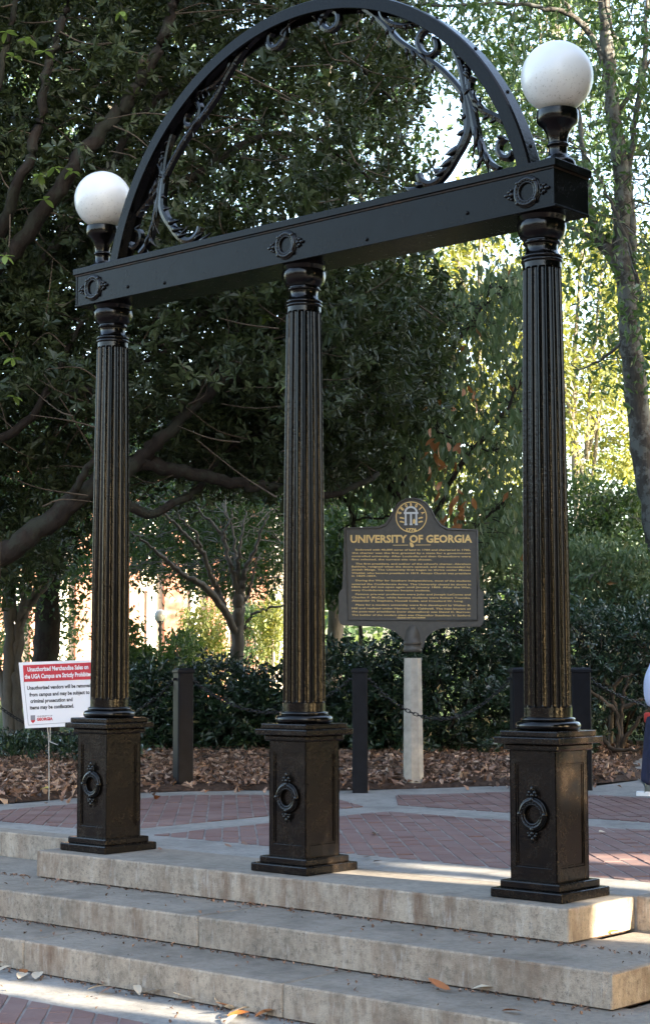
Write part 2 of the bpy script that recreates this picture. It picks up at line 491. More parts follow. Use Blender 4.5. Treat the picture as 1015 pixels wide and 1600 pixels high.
for y in ys:
    for x in xs:
        if -22 < x < 3 and y < 20:
            h, s = bed_height(x, y)
            if s > 0: h += 0.02*math.sin(3.1*x+1.3*y)*math.sin(2.3*y-x)*min(1, s*2)
            if s < 0 and s > -0.35: h = -0.12 + 0.14*(1+s/0.35)*0 
        else:
            h = -0.12 if x > -3 - (y-8)*0.55 else 0.15
        V.append((x, y, h))
nx = len(xs)
Fq = [(j*nx+i, j*nx+i+1, (j+1)*nx+i+1, (j+1)*nx+i) for j in range(len(ys)-1) for i in range(nx-1)]
bedm = M['mulch']
me = fast_mesh('ground', V, Fq, (M['grass_ground'], M['mulch']), smooth=True)
cx = np.array(V)[np.array(Fq)].mean(1)
depth_bed = (cx - CAM_C) @ CAM_F
mi = ((depth_bed < 24) & (cx[:, 0] > -22)).astype(np.int32)
me.polygons.foreach_set('material_index', mi)
tag(obj('ground', me), kind='structure')
bm = bmesh.new(); add_box(bm, -600, 600, -600, 0.6, -1.6, -1.2)
tag(bm_obj('ground', bm, M['grass_ground']), kind='structure')

# -- the three concrete steps: one flight, each cast slab a part
steps = thing('concrete_steps', 'three broad weathered concrete steps with stained risers under the black arch', 'steps', (0, 0, ZS))
def rough_slab(x0, x1, y0, y1, z0, z1, bev=0.012, seed=0):
    """a cast slab with a finely chipped front arris"""
    bm = bmesh.new()
    add_box(bm, x0, x1, y0, y1, z0, z1)
    n = max(4, int((x1-x0)/0.05)); m = max(2, int((y1-y0)/0.12))
    bmesh.ops.bisect_plane  # (kept simple: slice by subdividing long edges)
    ex = [e for e in bm.edges if abs(e.verts[0].co.x-e.verts[1].co.x) > 0.5*(x1-x0)]
    bmesh.ops.subdivide_edges(bm, edges=ex, cuts=n, use_grid_fill=False)
    top_front = [e for e in bm.edges if all(v.co.z > z1-1e-5 for v in e.verts) and
                 (all(v.co.y < y0+1e-5 for v in e.verts) or all(v.co.x > x1-1e-5 for v in e.verts) or all(v.co.x < x0+1e-5 for v in e.verts))]
    corner = [e for e in bm.edges if abs(e.verts[0].co.z-e.verts[1].co.z) > 0.5*(z1-z0) and e.verts[0].co.y < y0+1e-5
              and (abs(e.verts[0].co.x-x0) < 1e-5 or abs(e.verts[0].co.x-x1) < 1e-5)]
    bmesh.ops.bevel(bm, geom=top_front+corner, offset=bev, segments=2, profile=0.5, affect='EDGES')
    rr = random.Random(seed); lastx = -99; k0 = 0
    for v in bm.verts:
        if v.co.z > z1-bev*1.3 and v.co.y < y0+bev*1.3:
            k = rr.random() if abs(v.co.x-lastx) > .11 else k0*.98
            k0 = k; lastx = v.co.x
            if k > 0.80: v.co.z -= rr.uniform(0.002, 0.013); v.co.y += rr.uniform(0.001, 0.010)
            else: v.co.z -= rr.uniform(0, 0.0015); v.co.y += rr.uniform(0, 0.0015)
    return bm
def slab(*a, **k):
    x0, x1, y0, y1, z0, z1 = a
    bm = rough_slab(x0, x1, y0, y1, z0-ZS, z1-ZS, **k)
    return bm_obj('step_slab', bm, M['step'], steps)
def bed_joint(x0, x1, y0, y1, z0):
    """recessed mortar bed the slabs sit on"""
    bm = bmesh.new(); add_box(bm, x0+.02, x1-.02, y0+.022, y1-.01, z0-ZS-.004, z0-ZS+.0085)
    bm_obj('mortar_bed', bm, M['mulch'], steps)
G = 0.004
XB = 1.950                                         # half-width of the block under the arch
slab(-XB, XB, -0.3098, PLAZA_FRONT-0.006, -RISE+0.008, 0.0, seed=1); bed_joint(-XB, XB, -0.3098, PLAZA_FRONT-.02, -RISE)
# second step: wraps the front and both ends, cast in pieces
for i, (a, b) in enumerate(((-6.4, -3.2), (-3.2+G*1.5, -0.02), (-0.02+G*1.5, 2.494))):
    slab(a, b, -0.80, -0.08, -2*RISE+0.008, -RISE, seed=10+i); bed_joint(a, b, -.80, -.10, -2*RISE)
slab(1.96, 2.494, -0.074, PLAZA_FRONT-0.006, -2*RISE+0.002, -RISE-0.002, seed=21)
slab(-6.4, -1.96, -0.074, PLAZA_FRONT-0.006, -2*RISE+0.002, -RISE-0.002, seed=22)
# lowest step
for i, (a, b) in enumerate(((-6.9, -3.4), (-3.4+G, -0.90), (-0.90+G, 0.99), (0.99+G, 3.04))):
    slab(a, b, -1.235, -0.70, ZS+0.008, -2*RISE, seed=30+i); bed_joint(a, b, -1.235, -.72, ZS)
slab(2.50, 3.04, -0.694, PLAZA_FRONT-0.006, ZS+0.002, -2*RISE-0.002, seed=41)
# edge stones of the plaza left and right of the block
for i, (a, b) in enumerate(((-8.0, -XB-0.008), (XB+0.008, 8.0))):
    bm = rough_slab(a, b, PLAZA_FRONT-0.004, PLAZA_FRONT+0.16, -0.16, 0.005, 0.01, seed=50+i)
    bm_obj('edge_stone', bm, M['step'], plaza)
# ================================================================== THE ARCH
arch = thing('gateway_arch', 'black cast iron gateway arch on three fluted columns with two white globe lamps', 'arch', (0, 0, 0))
CX = 1.636

def ornament(bm, horizontal):
    """oval wreath with beads, four clasps and two finials; face towards -Y, centred on the origin"""
    def tor(R, r, y, seg=36, ms=8, sx=1.0):
        ring = []
        for i in range(seg):
            a = 2*PI*i/seg
            ring.append([bm.verts.new(((R+r*math.cos(b))*math.cos(a)*sx, y-r*math.sin(b), (R+r*math.cos(b))*math.sin(a))) for b in [2*PI*j/ms for j in range(ms)]])
        for i in range(seg):
            for j in range(ms):
                bm.faces.new((ring[i][j], ring[(i+1) % seg][j], ring[(i+1) % seg][(j+1) % ms], ring[i][(j+1) % ms]))
    tor(0.066, 0.013, -0.006); tor(0.050, 0.008, -0.006); tor(0.078, 0.006, -0.002)
    def blob(x, z, r, y=-0.008, sy=0.7, sx=1.0, sz=1.0):
        bmesh.ops.create_uvsphere(bm, u_segments=8, v_segments=6, radius=1.0, matrix=Matrix.Translation((x, y, z)) @ Matrix.Diagonal((r*sx, r*sy, r*sz, 1)))
    for i in range(20):
        a = 2*PI*(i+.5)/20
        blob(0.058*math.cos(a), 0.058*math.sin(a), 0.0055, -0.014)
    for a in (PI/4, 3*PI/4, 5*PI/4, 7*PI/4) if horizontal else (0, PI, PI/2, -PI/2):
        blob(0.072*math.cos(a), 0.072*math.sin(a), 0.014, -0.012)
    for s in (1, -1):
        for (d, w, r, k) in ((0.092, 0, 0.013, 1.0), (0.105, 0.016, 0.010, 1.2), (0.105, -0.016, 0.010, 1.2), (0.122, 0, 0.010, 1.7), (0.092, 0.024, 0.008, 1.0), (0.092, -0.024, 0.008, 1.0)):
            if horizontal: blob(s*d, w, r, sx=k)
            else: blob(w, s*d, r, sz=k)
    return bm

def pedestal():
    H = 0.78
    bm = bmesh.new()
    b = 0.006
    add_box(bm, -.210, .210, -.210, .210, 0.001, .0463, b)
    add_box(bm, -.176, .176, -.176, .176, .0463, .0831, b)
    # die with sunk panels on four sides: a core and a raised frame on each face
    s = .138; c = .128
    add_box(bm, -c, c, -c, c, .0831, .714)
    z0, z1 = .0831, .714
    for k in range(4):
        tmp = bmesh.new()
        add_box(tmp, -s, -s+.034, -s, -c-.0005, z0, z1, 0.002)
        add_box(tmp, s-.034, s, -s, -c-.0005, z0, z1, 0.002)
        add_box(tmp, -s+.034, s-.034, -s, -c-.0005, z0, z0+.068, 0.002)
        add_box(tmp, -s+.034, s-.034, -s, -c-.0005, z1-.062, z1, 0.002)
        # a thin moulding round the sunk field
        q = s-.036
        add_box(tmp, -q, -q+.007, -c-.005, -c-.0005, z0+.070, z1-.064)
        add_box(tmp, q-.007, q, -c-.005, -c-.0005, z0+.070, z1-.064)
        add_box(tmp, -q, q, -c-.006, -c-.0005, z0+.070, z0+.077)
        add_box(tmp, -q, q, -c-.006, -c-.0005, z1-.071, z1-.064)
        rot = Matrix.Rotation(k*PI/2, 4, 'Z')
        bmesh.ops.transform(tmp, matrix=rot, verts=tmp.verts)
        me = bpy.data.meshes.new('t'); tmp.to_mesh(me); tmp.free()
        bm.from_mesh(me); bpy.data.meshes.remove(me)
    die = bm
    bm2 = bmesh.new()
    add_box(bm2, -.160, .160, -.160, .160, .714, .748, 0.010)
    add_box(bm2, -.1946, .1946, -.1946, .1946, .748, H, 0.005)
    add_box(bm2, -.171, .171, -.171, .171, H, .810, 0.006)
    return die, bm2

def fluted_shaft(z0, z1, r0, r1, flutes=16, per=12):
    zs = [z0, z0+.034, z0+.046, z0+.052, z0+.060, z0+.072] + list(np.linspace(z0+.12, z1-.085, 22)) + [z1-.050, z1-.038, z1-.032, z1-.026, z1-.014, z1]
    n = flutes*per
    V = []; Fc = []
    for z in zs:
        t = (z-z0)/(z1-z0)
        R = r0 + (r1-r0)*t + 0.004*math.sin(PI*t)
        lo = max(0, min(1, (z-(z0+.046))/.022)); hi = max(0, min(1, ((z1-.026)-z)/.022))
        open_ = math.sqrt(max(0, 1-(1-lo)**2)) * math.sqrt(max(0, 1-(1-hi)**2)) if lo > 0 and hi > 0 else 0.0
        for i in range(n):
            ph = (i % per)/per
            x = (ph-0.5)/0.42
            d = 0.0175*math.sqrt(max(0, 1-x*x))*(1 if abs(x) < 1 else 0)
            w = max(0.0, min(1, (open_-abs(x)*0.8)*6+open_)) if open_ < 1 else 1
            r = R - d*min(1, w)*(open_ > 0)
            a = 2*PI*(i/n)
            V.append((r*math.cos(a), r*math.sin(a), z))
    for j in range(len(zs)-1):
        for i in range(n):
            Fc.append((j*n+i, j*n+(i+1) % n, (j+1)*n+(i+1) % n, (j+1)*n+i))
    return fast_mesh('column_shaft', V, Fc, (M['iron'],), smooth=False)

die_me = cap_me = None
proto = []
die, cap = pedestal()
for me_bm, nm, mt in ((die, 'pedestal', M['iron_street_tint']), (cap, 'pedestal_cap', M['iron_street_tint'])):
    me = bpy.data.meshes.new(nm); bmesh.ops.recalc_face_normals(me_bm, faces=me_bm.faces); me_bm.to_mesh(me); me_bm.free(); me.materials.append(mt)
    proto.append((nm, me))
bm = ornament(bmesh.new(), False)
for f in bm.faces: f.smooth = True
wreath_me = bpy.data.meshes.new('wreath'); bmesh.ops.recalc_face_normals(bm, faces=bm.faces); bm.to_mesh(wreath_me); bm.free(); wreath_me.materials.append(M['iron'])
bm = ornament(bmesh.new(), True)
for f in bm.faces: f.smooth = True
medal_me = bpy.data.meshes.new('medallion'); bmesh.ops.recalc_face_normals(bm, faces=bm.faces); bm.to_mesh(medal_me); bm.free(); medal_me.materials.append(M['iron'])

def smooth_lathe(prof, seg, mat, name, fn=None):
    bm = bmesh.new(); add_lathe(bm, prof, seg, fn=fn)
    for f in bm.faces: f.smooth = len(f.verts) == 4
    me = bpy.data.meshes.new(name); bmesh.ops.recalc_face_normals(bm, faces=bm.faces); bm.to_mesh(me); bm.free(); me.materials.append(mat)
    me.set_sharp_from_angle(angle=math.radians(40))
    return me
def arc(cr, cz, r, a0, a1, n=6):
    return [(cr + r*math.cos(math.radians(a0+(a1-a0)*i/n)), cz + r*math.sin(math.radians(a0+(a1-a0)*i/n))) for i in range(n+1)]
base_me = smooth_lathe([(.155, .8105)] + arc(.140, .832, .022, -80, 80, 8) + [(.136, .856)] + arc(.127, .864, .009, -70, 75, 5) + [(.121, .876)], 40, M['iron'], 'column_base')
shaft_me = fluted_shaft(.876, 3.158, .1195, .0985)
def rib(i, a):
    k = (a*12/(2*PI)) % 1.0
    return 1.0 - (0.02 if (k < 0.08 or k > 0.92) else 0.0)
cap_prof = [(.0985, 3.158)] + arc(.098, 3.168, .009, -80, 60, 5) + [(.100, 3.180)] + arc(.098, 3.188, .0085, -60, 90, 4) + \
    [(.088, 3.205), (.081, 3.222), (.080, 3.240), (.083, 3.252)] + arc(.089, 3.262, .008, -80, 80, 4) + [(.090, 3.274), (.100, 3.282), (.112, 3.296), (.121, 3.316), (.1255, 3.338), (.126, 3.356), (.122, 3.368), (.114, 3.372)] + \
    [(.117, 3.378), (.120, 3.387), (.124, 3.396)]
capital_me = smooth_lathe(cap_prof, 48, M['iron'], 'capital', fn=lambda i, a: rib(i, a) if 20 <= i <= 27 else 1.0)

for sx in (-1, 0, 1):
    x = sx*CX
    ped = obj('pedestal', proto[0][1], arch, (x, 0, 0))
    obj('pedestal_cap', proto[1][1], ped)
    w = obj('wreath', wreath_me, ped, (0.0, -.1375, .405))
    w2 = obj('wreath', wreath_me, ped, (0.0, .1375, .405)); w2.rotation_euler = (0, 0, PI)
    colm = obj('column', shaft_me, arch, (x, 0, 0))
    obj('column_base', base_me, colm)
    obj('capital', capital_me, colm)

# entablature beam: box, cornice on top, small lip below, end pieces
BX = CX + .187
bm = bmesh.new()
add_box(bm, -BX+.006, BX-.006, -.150, .150, 3.409, 3.597)
for (x0, x1) in ((-BX+.004, -BX+.016), (BX-.016, BX-.004)):
    add_box(bm, x0, x1, -.1535, .1535, 3.409, 3.597, 0.001)
beam = bm_obj('beam', bm, M['iron_beam'], arch)
bm = bmesh.new()
add_box(bm, -BX-.012, BX+.012, -.166, .166, 3.5985, 3.639, 0.004)
bm_obj('cornice', bm, M['iron_beam'], beam)
bm = bmesh.new(); add_box(bm, -BX, BX, -.158, .158, 3.589, 3.5985, 0.002)
bm_obj('cornice_bed', bm, M['iron_rust'], beam)
bm = bmesh.new(); add_box(bm, -BX-.002, BX+.002, -.1545, .1545, 3.3965, 3.409, 0.002)
bm_obj('lower_lip', bm, M['iron_beam'], beam)
for x in (-1.652, 0.003, 1.655):
    obj('medallion', medal_me, beam, (x, -.1495, 3.497))
    b = obj('medallion', medal_me, beam, (x, .1495, 3.497)); b.rotation_euler = (0, 0, PI)
bm = bmesh.new(); bmesh.ops.create_uvsphere(bm, u_segments=8, v_segments=6, radius=.011)
for f in bm.faces: f.smooth = True
rivet_me = bpy.data.meshes.new('rivet_head'); bm.to_mesh(rivet_me); bm.free(); rivet_me.materials.append(M['iron_beam'])
for x in (-1.33, -1.0, 1.28, 0.6):
    obj('rivet_head', rivet_me, beam, (x, -.150, 3.455 if abs(x) > 1.2 else 3.43))

# the curved band
AC, AR0, AR1 = 3.27, 1.582, 1.652
n = 128
th0 = math.asin((3.6385-AC)/AR1)*0.98
ths = np.linspace(th0, PI-th0, n)
V = []; Fq = []
prof = [(AR1, -.060), (AR1-.002, -.062), (AR0+.002, -.062), (AR0, -.060), (AR0, -.046), (AR0+.022, -.044), (AR0+.022, .044), (AR0, .046), (AR0, .060), (AR1, .060), (AR1+.006, .046), (AR1+.006, -.046)]
for t in ths:
    for r, y in prof: V.append((r*math.cos(t), y, AC + r*math.sin(t)))
m = len(prof)
for i in range(n-1):
    for j in range(m):
        Fq.append((i*m+j, (i+1)*m+j, (i+1)*m+(j+1) % m, i*m+(j+1) % m))
band = obj('arch_band', fast_mesh('arch_band', V, Fq, (M['iron_beam'],)), arch)
for t in np.radians(np.arange(18, 165, 12.0)):
    obj('bolt_head', rivet_me, band, ((AR1+.006)*math.cos(t), 0, AC+(AR1+.006)*math.sin(t)))

# scrollwork between band and beam, drawn once and mirrored
def zp(x, y): return at_y(560+x/3.3833, y/3.3833, 0.0)[[0, 2]]
def bar(name, pts, w0, w1, depth=.034, mirror=True, conv=zp, curl=None):
    Q = np.array(catmull([np.array([*conv(*p), 0]) for p in pts], 8))[:, :2]
    T = np.gradient(Q, axis=0); T /= np.linalg.norm(T, axis=1, keepdims=True)+1e-9
    N = np.stack([-T[:, 1], T[:, 0]], 1)
    W = 1.6*np.linspace(w0, w1, len(Q))[:, None]/2
    A = Q+N*W; B = Q-N*W
    V = []; Fq = []
    for k in range(len(Q)):
        mid = Q[k]
        V += [(A[k][0], -depth/2, A[k][1]), (mid[0], -depth/2-.004, mid[1]), (B[k][0], -depth/2, B[k][1]),
              (B[k][0], depth/2, B[k][1]), (mid[0], depth/2+.004, mid[1]), (A[k][0], depth/2, A[k][1])]
    for k in range(len(Q)-1):
        for j in range(6): Fq.append((k*6+j, k*6+(j+1) % 6, (k+1)*6+(j+1) % 6, (k+1)*6+j))
    Fq.append((0, 1, 2, 3)); Fq.append((0, 3, 4, 5)); e = (len(Q)-1)*6
    Fq.append((e+3, e+2, e+1, e)); Fq.append((e+5, e+4, e+3, e))
    me = fast_mesh(name, V, Fq, (M['iron'],))
    obj(name, me, arch)
    if mirror:
        V2 = [(-v[0], v[1], v[2]) for v in V]
        obj(name, fast_mesh(name, V2, [f[::-1] for f in Fq], (M['iron'],)), arch)
def iron_leaf(base, tip, w, mirror=True, conv=zp, curve=0.15):
    a = np.array(conv(*base)); b = np.array(conv(*tip)); d = b-a; L = np.linalg.norm(d); t = d/L; nn = np.array([-t[1], t[0]])
    V = []; Fq = []
    for i, s in enumerate(np.linspace(0, 1, 7)):
        ww = 1.25*w*math.sin(PI*min(1, 0.12+0.88*s)**0.85)*0.5 if s < 1 else 0.002
        c = a + d*s + nn*curve*L*math.sin(PI*s)
        yb = -.018*math.sin(PI*s)
        for (k, y) in ((1, -.004), (0, -.013), (-1, -.004), (0, .006)):
            p = c + nn*ww*k
            V.append((p[0], y+yb, p[1]))
    for i in range(6):
        for j in range(4): Fq.append((i*4+j, i*4+(j+1) % 4, (i+1)*4+(j+1) % 4, (i+1)*4+j))
    obj('iron_leaf', fast_mesh('iron_leaf', V, Fq, (M['iron'],), smooth=True), arch)
    if mirror:
        obj('iron_leaf', fast_mesh('iron_leaf', [(-v[0], v[1], v[2]) for v in V], [f[::-1] for f in Fq], (M['iron'],), smooth=True), arch)
bar('scroll_bar', [(-60, 18), (0, 32), (60, 62), (140, 130), (210, 212), (290, 270), (350, 305), (430, 362), (500, 430), (552, 492)], .020, .022)
bar('scroll_bar', [(362, 150), (330, 185), (318, 228), (334, 272), (368, 296), (402, 282), (416, 250), (410, 218), (396, 205)], .022, .016)
bar('scroll_bar', [(118, 50), (135, 95), (175, 126), (225, 138), (275, 132), (318, 112)], .016, .020)
bar('scroll_bar', [(508, 270), (530, 320), (548, 380), (560, 440), (568, 500)], .018, .022)
bar('scroll_bar', [(562, 470), (572, 540), (580, 610), (580, 680), (556, 752), (515, 825), (468, 905), (420, 958), (372, 975), (332, 955), (318, 922)], .034, .020)
bar('scroll_bar', [(572, 480), (596, 560), (612, 640), (634, 740), (664, 820), (700, 870), (745, 898)], .026, .022)
bar('scroll_bar', [(608, 405), (590, 440), (592, 490), (622, 545), (665, 588), (715, 612), (768, 640)], .016, .024)
bar('scroll_bar', [(776, 728), (748, 758), (742, 800), (764, 834), (800, 836), (818, 800)], .018, .020)
bar('scroll_bar', [(575, 340), (577, 400), (580, 450)], .010, .014)
for b_, t_, w_ in (((545, 770), (458, 818), .038), ((515, 825), (430, 882), .036), ((480, 885), (395, 926), .034),
                   ((612, 640), (604, 835), .030), ((630, 725), (642, 888), .030), ((654, 800), (690, 915), .030),
                   ((250, 250), (262, 318), .022), ((275, 262), (305, 345), .024), ((310, 285), (368, 358), .026),
                   ((640, 560), (620, 480), .026), ((672, 590), (650, 515), .026), ((700, 608), (655, 632), .022), ((740, 625), (690, 650), .022),
                   ((552, 350), (590, 372), .018), ((556, 385), (602, 405), .020), ((240, 136), (262, 175), .020), ((270, 132), (300, 168), .020), ((295, 122), (330, 158), .018),
                   ((565, 560), (560, 475), .020), ((330, 998), (246, 990), .030), ((190, 190), (204, 150), .018),
                   ((562, 520), (612, 470), .022), ((574, 600), (548, 640), .024), ((570, 690), (520, 715), .026), ((598, 560), (640, 640), .020), ((660, 815), (622, 905), .026), ((455, 915), (395, 880), .020),
                   ((360, 975), (300, 965), .026), ((90, 85), (70, 130), .020), ((160, 150), (150, 200), .020), ((520, 300), (560, 330), .022), ((548, 380), (596, 440), .022), ((776, 728), (735, 715), .020), ((818, 800), (790, 855), .020), ((400, 340), (396, 400), .018), ((20, 42), (0, 80), .022)):
    iron_leaf(b_, t_, w_)
# scroll pair hanging under the crown of the band
def zq(x, y): return at_y(400+x/3.625, y/3.625, 0.0)[[0, 2]]
bar('scroll_bar', [(470, 30), (425, 38), (390, 70), (372, 115), (385, 155), (418, 172), (452, 155), (470, 115), (466, 78), (448, 64)], .024, .019, conv=zq)
for b_, t_, w_ in (((350, 90), (385, 165), .024), ((385, 80), (360, 170), .018), ((310, 85), (350, 130), .018), ((290, 60), (345, 80), .03)):
    iron_leaf(b_, t_, w_, conv=zq)

# globe lamps on the two ends of the beam
m_, nt, b = new_mat('opal_glass')
tc = nd(nt, 'ShaderNodeTexCoord'); sx = nd(nt, 'ShaderNodeSeparateXYZ'); nt.links.new(tc.outputs['Object'], sx.inputs[0])
dirt = noise(nt, 60, 6, 0.85, vec=tc.outputs['Object'])
fine = noise(nt, 14, 4, 0.6, vec=tc.outputs['Object'])
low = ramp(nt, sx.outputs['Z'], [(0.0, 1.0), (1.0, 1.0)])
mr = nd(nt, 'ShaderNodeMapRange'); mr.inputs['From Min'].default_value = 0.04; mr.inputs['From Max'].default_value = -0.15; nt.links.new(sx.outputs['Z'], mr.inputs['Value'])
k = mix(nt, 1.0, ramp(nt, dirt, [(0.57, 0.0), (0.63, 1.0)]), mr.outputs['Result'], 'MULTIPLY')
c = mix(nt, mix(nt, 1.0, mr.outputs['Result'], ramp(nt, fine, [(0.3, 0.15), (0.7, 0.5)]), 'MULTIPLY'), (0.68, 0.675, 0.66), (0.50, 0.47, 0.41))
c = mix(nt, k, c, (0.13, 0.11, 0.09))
nt.links.new(c, b.inputs['Base Color']); b.inputs['Roughness'].default_value = 0.28; b.inputs['Coat Weight'].default_value = 0.12; b.inputs['Coat Roughness'].default_value = 0.04
b.inputs['Subsurface Weight'].default_value = 0.4; b.inputs['Subsurface Radius'].default_value = (0.1, 0.1, 0.1)
M['opal'] = m_
lamp_prof = [(.088, 3.641), (.088, 3.652)] + arc(.060, 3.652, .028, 0, 70, 4) + [(.055, 3.690), (.048, 3.705), (.047, 3.735), (.050, 3.742)] + arc(.049, 3.751, .008, -70, 70, 4) + \
    [(.049, 3.762), (.050, 3.780), (.058, 3.810), (.075, 3.842), (.098, 3.862), (.105, 3.872), (.108, 3.900), (.106, 3.925), (.098, 3.930), (.096, 3.920)]
lamp_me = smooth_lathe(lamp_prof, 32, M['iron'], 'lamp_holder')
bm = bmesh.new(); bmesh.ops.create_uvsphere(bm, u_segments=48, v_segments=32, radius=.183)
for f in bm.faces: f.smooth = True
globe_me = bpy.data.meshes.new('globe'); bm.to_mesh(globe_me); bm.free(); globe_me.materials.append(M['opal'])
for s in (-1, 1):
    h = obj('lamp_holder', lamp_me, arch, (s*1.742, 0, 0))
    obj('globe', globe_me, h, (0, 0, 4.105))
# ================================================================== MARKER, SIGN, BOLLARDS, CHAINS, LAMP
def facing_frame(P):
    """rotation about Z so that local X runs to the right as seen from the street and local -Y faces it"""
    d = np.array(P[:2]) - CAM_C[:2]; d /= np.linalg.norm(d)
    return math.atan2(-d[0], d[1])           # local +Y points away from the viewer
def text_mesh(s, size, extrude=0.0, offset=0.0, align='LEFT', shear=0.0, space=1.0):
    cu = bpy.data.curves.new('t', 'FONT'); cu.body = s; cu.size = size; cu.extrude = extrude; cu.offset = offset
    cu.align_x = align; cu.resolution_u = 2; cu.space_character = space
    o = bpy.data.objects.new('t', cu); COL.objects.link(o)
    dg = bpy.context.evaluated_depsgraph_get(); dg.update()
    me = bpy.data.meshes.new_from_object(o.evaluated_get(dg))
    bpy.data.objects.remove(o); bpy.data.curves.remove(cu)
    vs = np.zeros(len(me.vertices)*3); me.vertices.foreach_get('co', vs); vs = vs.reshape(-1, 3)
    return me, vs
def text_into(bm, s, x, z, h, width=None, y=0.0, align='LEFT', bold=0.0, rot=0.0, ext=0.0, minw=None):
    """one line of lettering standing in the local XZ plane, facing -Y"""
    me, vs = text_mesh(s, h/0.7, ext, bold, 'LEFT')
    if len(vs) == 0: return
    x0, x1 = vs[:, 0].min(), vs[:, 0].max()
    k = 1.0 if width is None else width/(x1-x0)
    W = (x1-x0)*k
    xo = {'LEFT': 0, 'CENTER': -W/2, 'RIGHT': -W}[align]
    cr, sr = math.cos(rot), math.sin(rot)
    for v in me.vertices:
        px = (v.co.x-x0)*k+xo; pz = v.co.y
        v.co = (x + px*cr - pz*sr, y - v.co.z, z + px*sr + pz*cr)
    bm.from_mesh(me); bpy.data.meshes.remove(me)

M['mark_brown'] = simple('marker_dark_bronze', (0.064, 0.057, 0.047), 0.55, nscale=30, var=0.15)
M['mark_gold'] = simple('marker_gold_letters', (0.74, 0.50, 0.18), 0.5)
M['mark_silver'] = simple('marker_silver', (0.55, 0.56, 0.56), 0.5)
M['post_white'] = simple('post_white_concrete', (0.42, 0.385, 0.33), 0.85, nscale=12, var=0.22, bmp=0.2)

MP = at_z(645.5, 1207, 0.13)
md = float((MP-CAM_C) @ CAM_F); ms = md/FPX
marker = thing('historical_marker', 'dark bronze historical marker with gold lettering on a pale octagonal concrete post', 'marker sign', tuple(MP), facing_frame(MP)+math.radians(-2))
def mk(zx, zy):           # zoomed measurement -> local metres
    return ((500+zx/3.3333-645.5)*ms, (1207-(750+zy/3.3333))*ms)
# post: octagonal, tapering
bm = bmesh.new(); add_lathe(bm, [(.098, -.15), (.095, .0), (.082, 1.06)], 8)
bmesh.ops.rotate(bm, cent=(0, 0, 0), matrix=Matrix.Rotation(math.radians(22.5+14), 3, 'Z'), verts=bm.verts)
bm_obj('post', bm, M['post_white'], marker)
zc = mk(480, 893)[1]
bm = bmesh.new(); add_lathe(bm, [(.080, zc-.01), (.088, zc), (.088, zc+.025), (.081, zc+.03), (.081, zc+.06), (.087, zc+.065), (.087, zc+.085), (.079, zc+.09), (.078, zc+.13), (.068, zc+.185), (.050, zc+.225), (.02, zc+.245)], 24)
for f in bm.faces: f.smooth = len(f.verts) == 4
bm_obj('post_cap', bm, M['mark_brown'], marker)
outline = [(128, 241), (310, 240), (345, 226), (368, 195), (388, 150), (412, 112), (448, 92), (490, 86), (530, 93), (566, 114), (592, 150), (614, 195), (640, 232), (676, 251), (832, 258),
           (835, 568), (845, 574), (858, 592), (857, 735), (853, 754), (838, 768), (636, 771), (590, 790), (556, 822), (540, 880), (470, 880), (432, 822), (398, 788), (330, 764), (125, 757), (107, 750), (99, 730), (98, 592), (110, 572), (122, 566)]
def extrude_outline(bm, pts, y0, y1, bev=0.0):
    a = [bm.verts.new((p[0], y0, p[1])) for p in pts]; b = [bm.verts.new((p[0], y1, p[1])) for p in pts]
    f = bm.faces.new(a); g = bm.faces.new(b[::-1]); nn = len(pts)
    for i in range(nn): bm.faces.new((a[i], b[i], b[(i+1) % nn], a[(i+1) % nn]))
    if bev: bmesh.ops.bevel(bm, geom=list(f.edges), offset=bev, segments=2, affect='EDGES')
bm = bmesh.new(); extrude_outline(bm, [mk(*p) for p in outline], -.035, .035, .006)
for f in bm.faces: f.smooth = False
board = bm_obj('board', bm, M['mark_brown'], marker)
# raised rim
rim = [(134, 247), (312, 246), (350, 231), (374, 198), (394, 153), (416, 117), (450, 98), (490, 92), (528, 99), (562, 119), (587, 154), (609, 199), (636, 238), (674, 257), (826, 264), (824, 734), (150, 728)]
bm = bmesh.new()
R0 = [np.array(mk(*p)) for p in rim]; cen = np.array(mk(480, 480))
tb = Tubes()
pts = [np.array([p[0], -.038, p[1]]) for p in R0]; pts.append(pts[0])
tb.add(np.array([q for a, b2 in zip(pts, pts[1:]) for q in (a, a*.5+b2*.5)] + [pts[-1]]), [.009]*(2*(len(pts)-1)+1), 6)
bm.free()
obj('rim', tb.mesh('rim', M['mark_brown']), board)
YF = -.0375
bm = bmesh.new()
l = mk(162, 322); r = mk(800, 326)
text_into(bm, 'UNIVERSITY OF GEORGIA', l[0], l[1], 39/3.333*ms, r[0]-l[0], YF, bold=.0032, rot=math.atan2(r[1]-l[1], r[0]-l[0]), ext=.003)
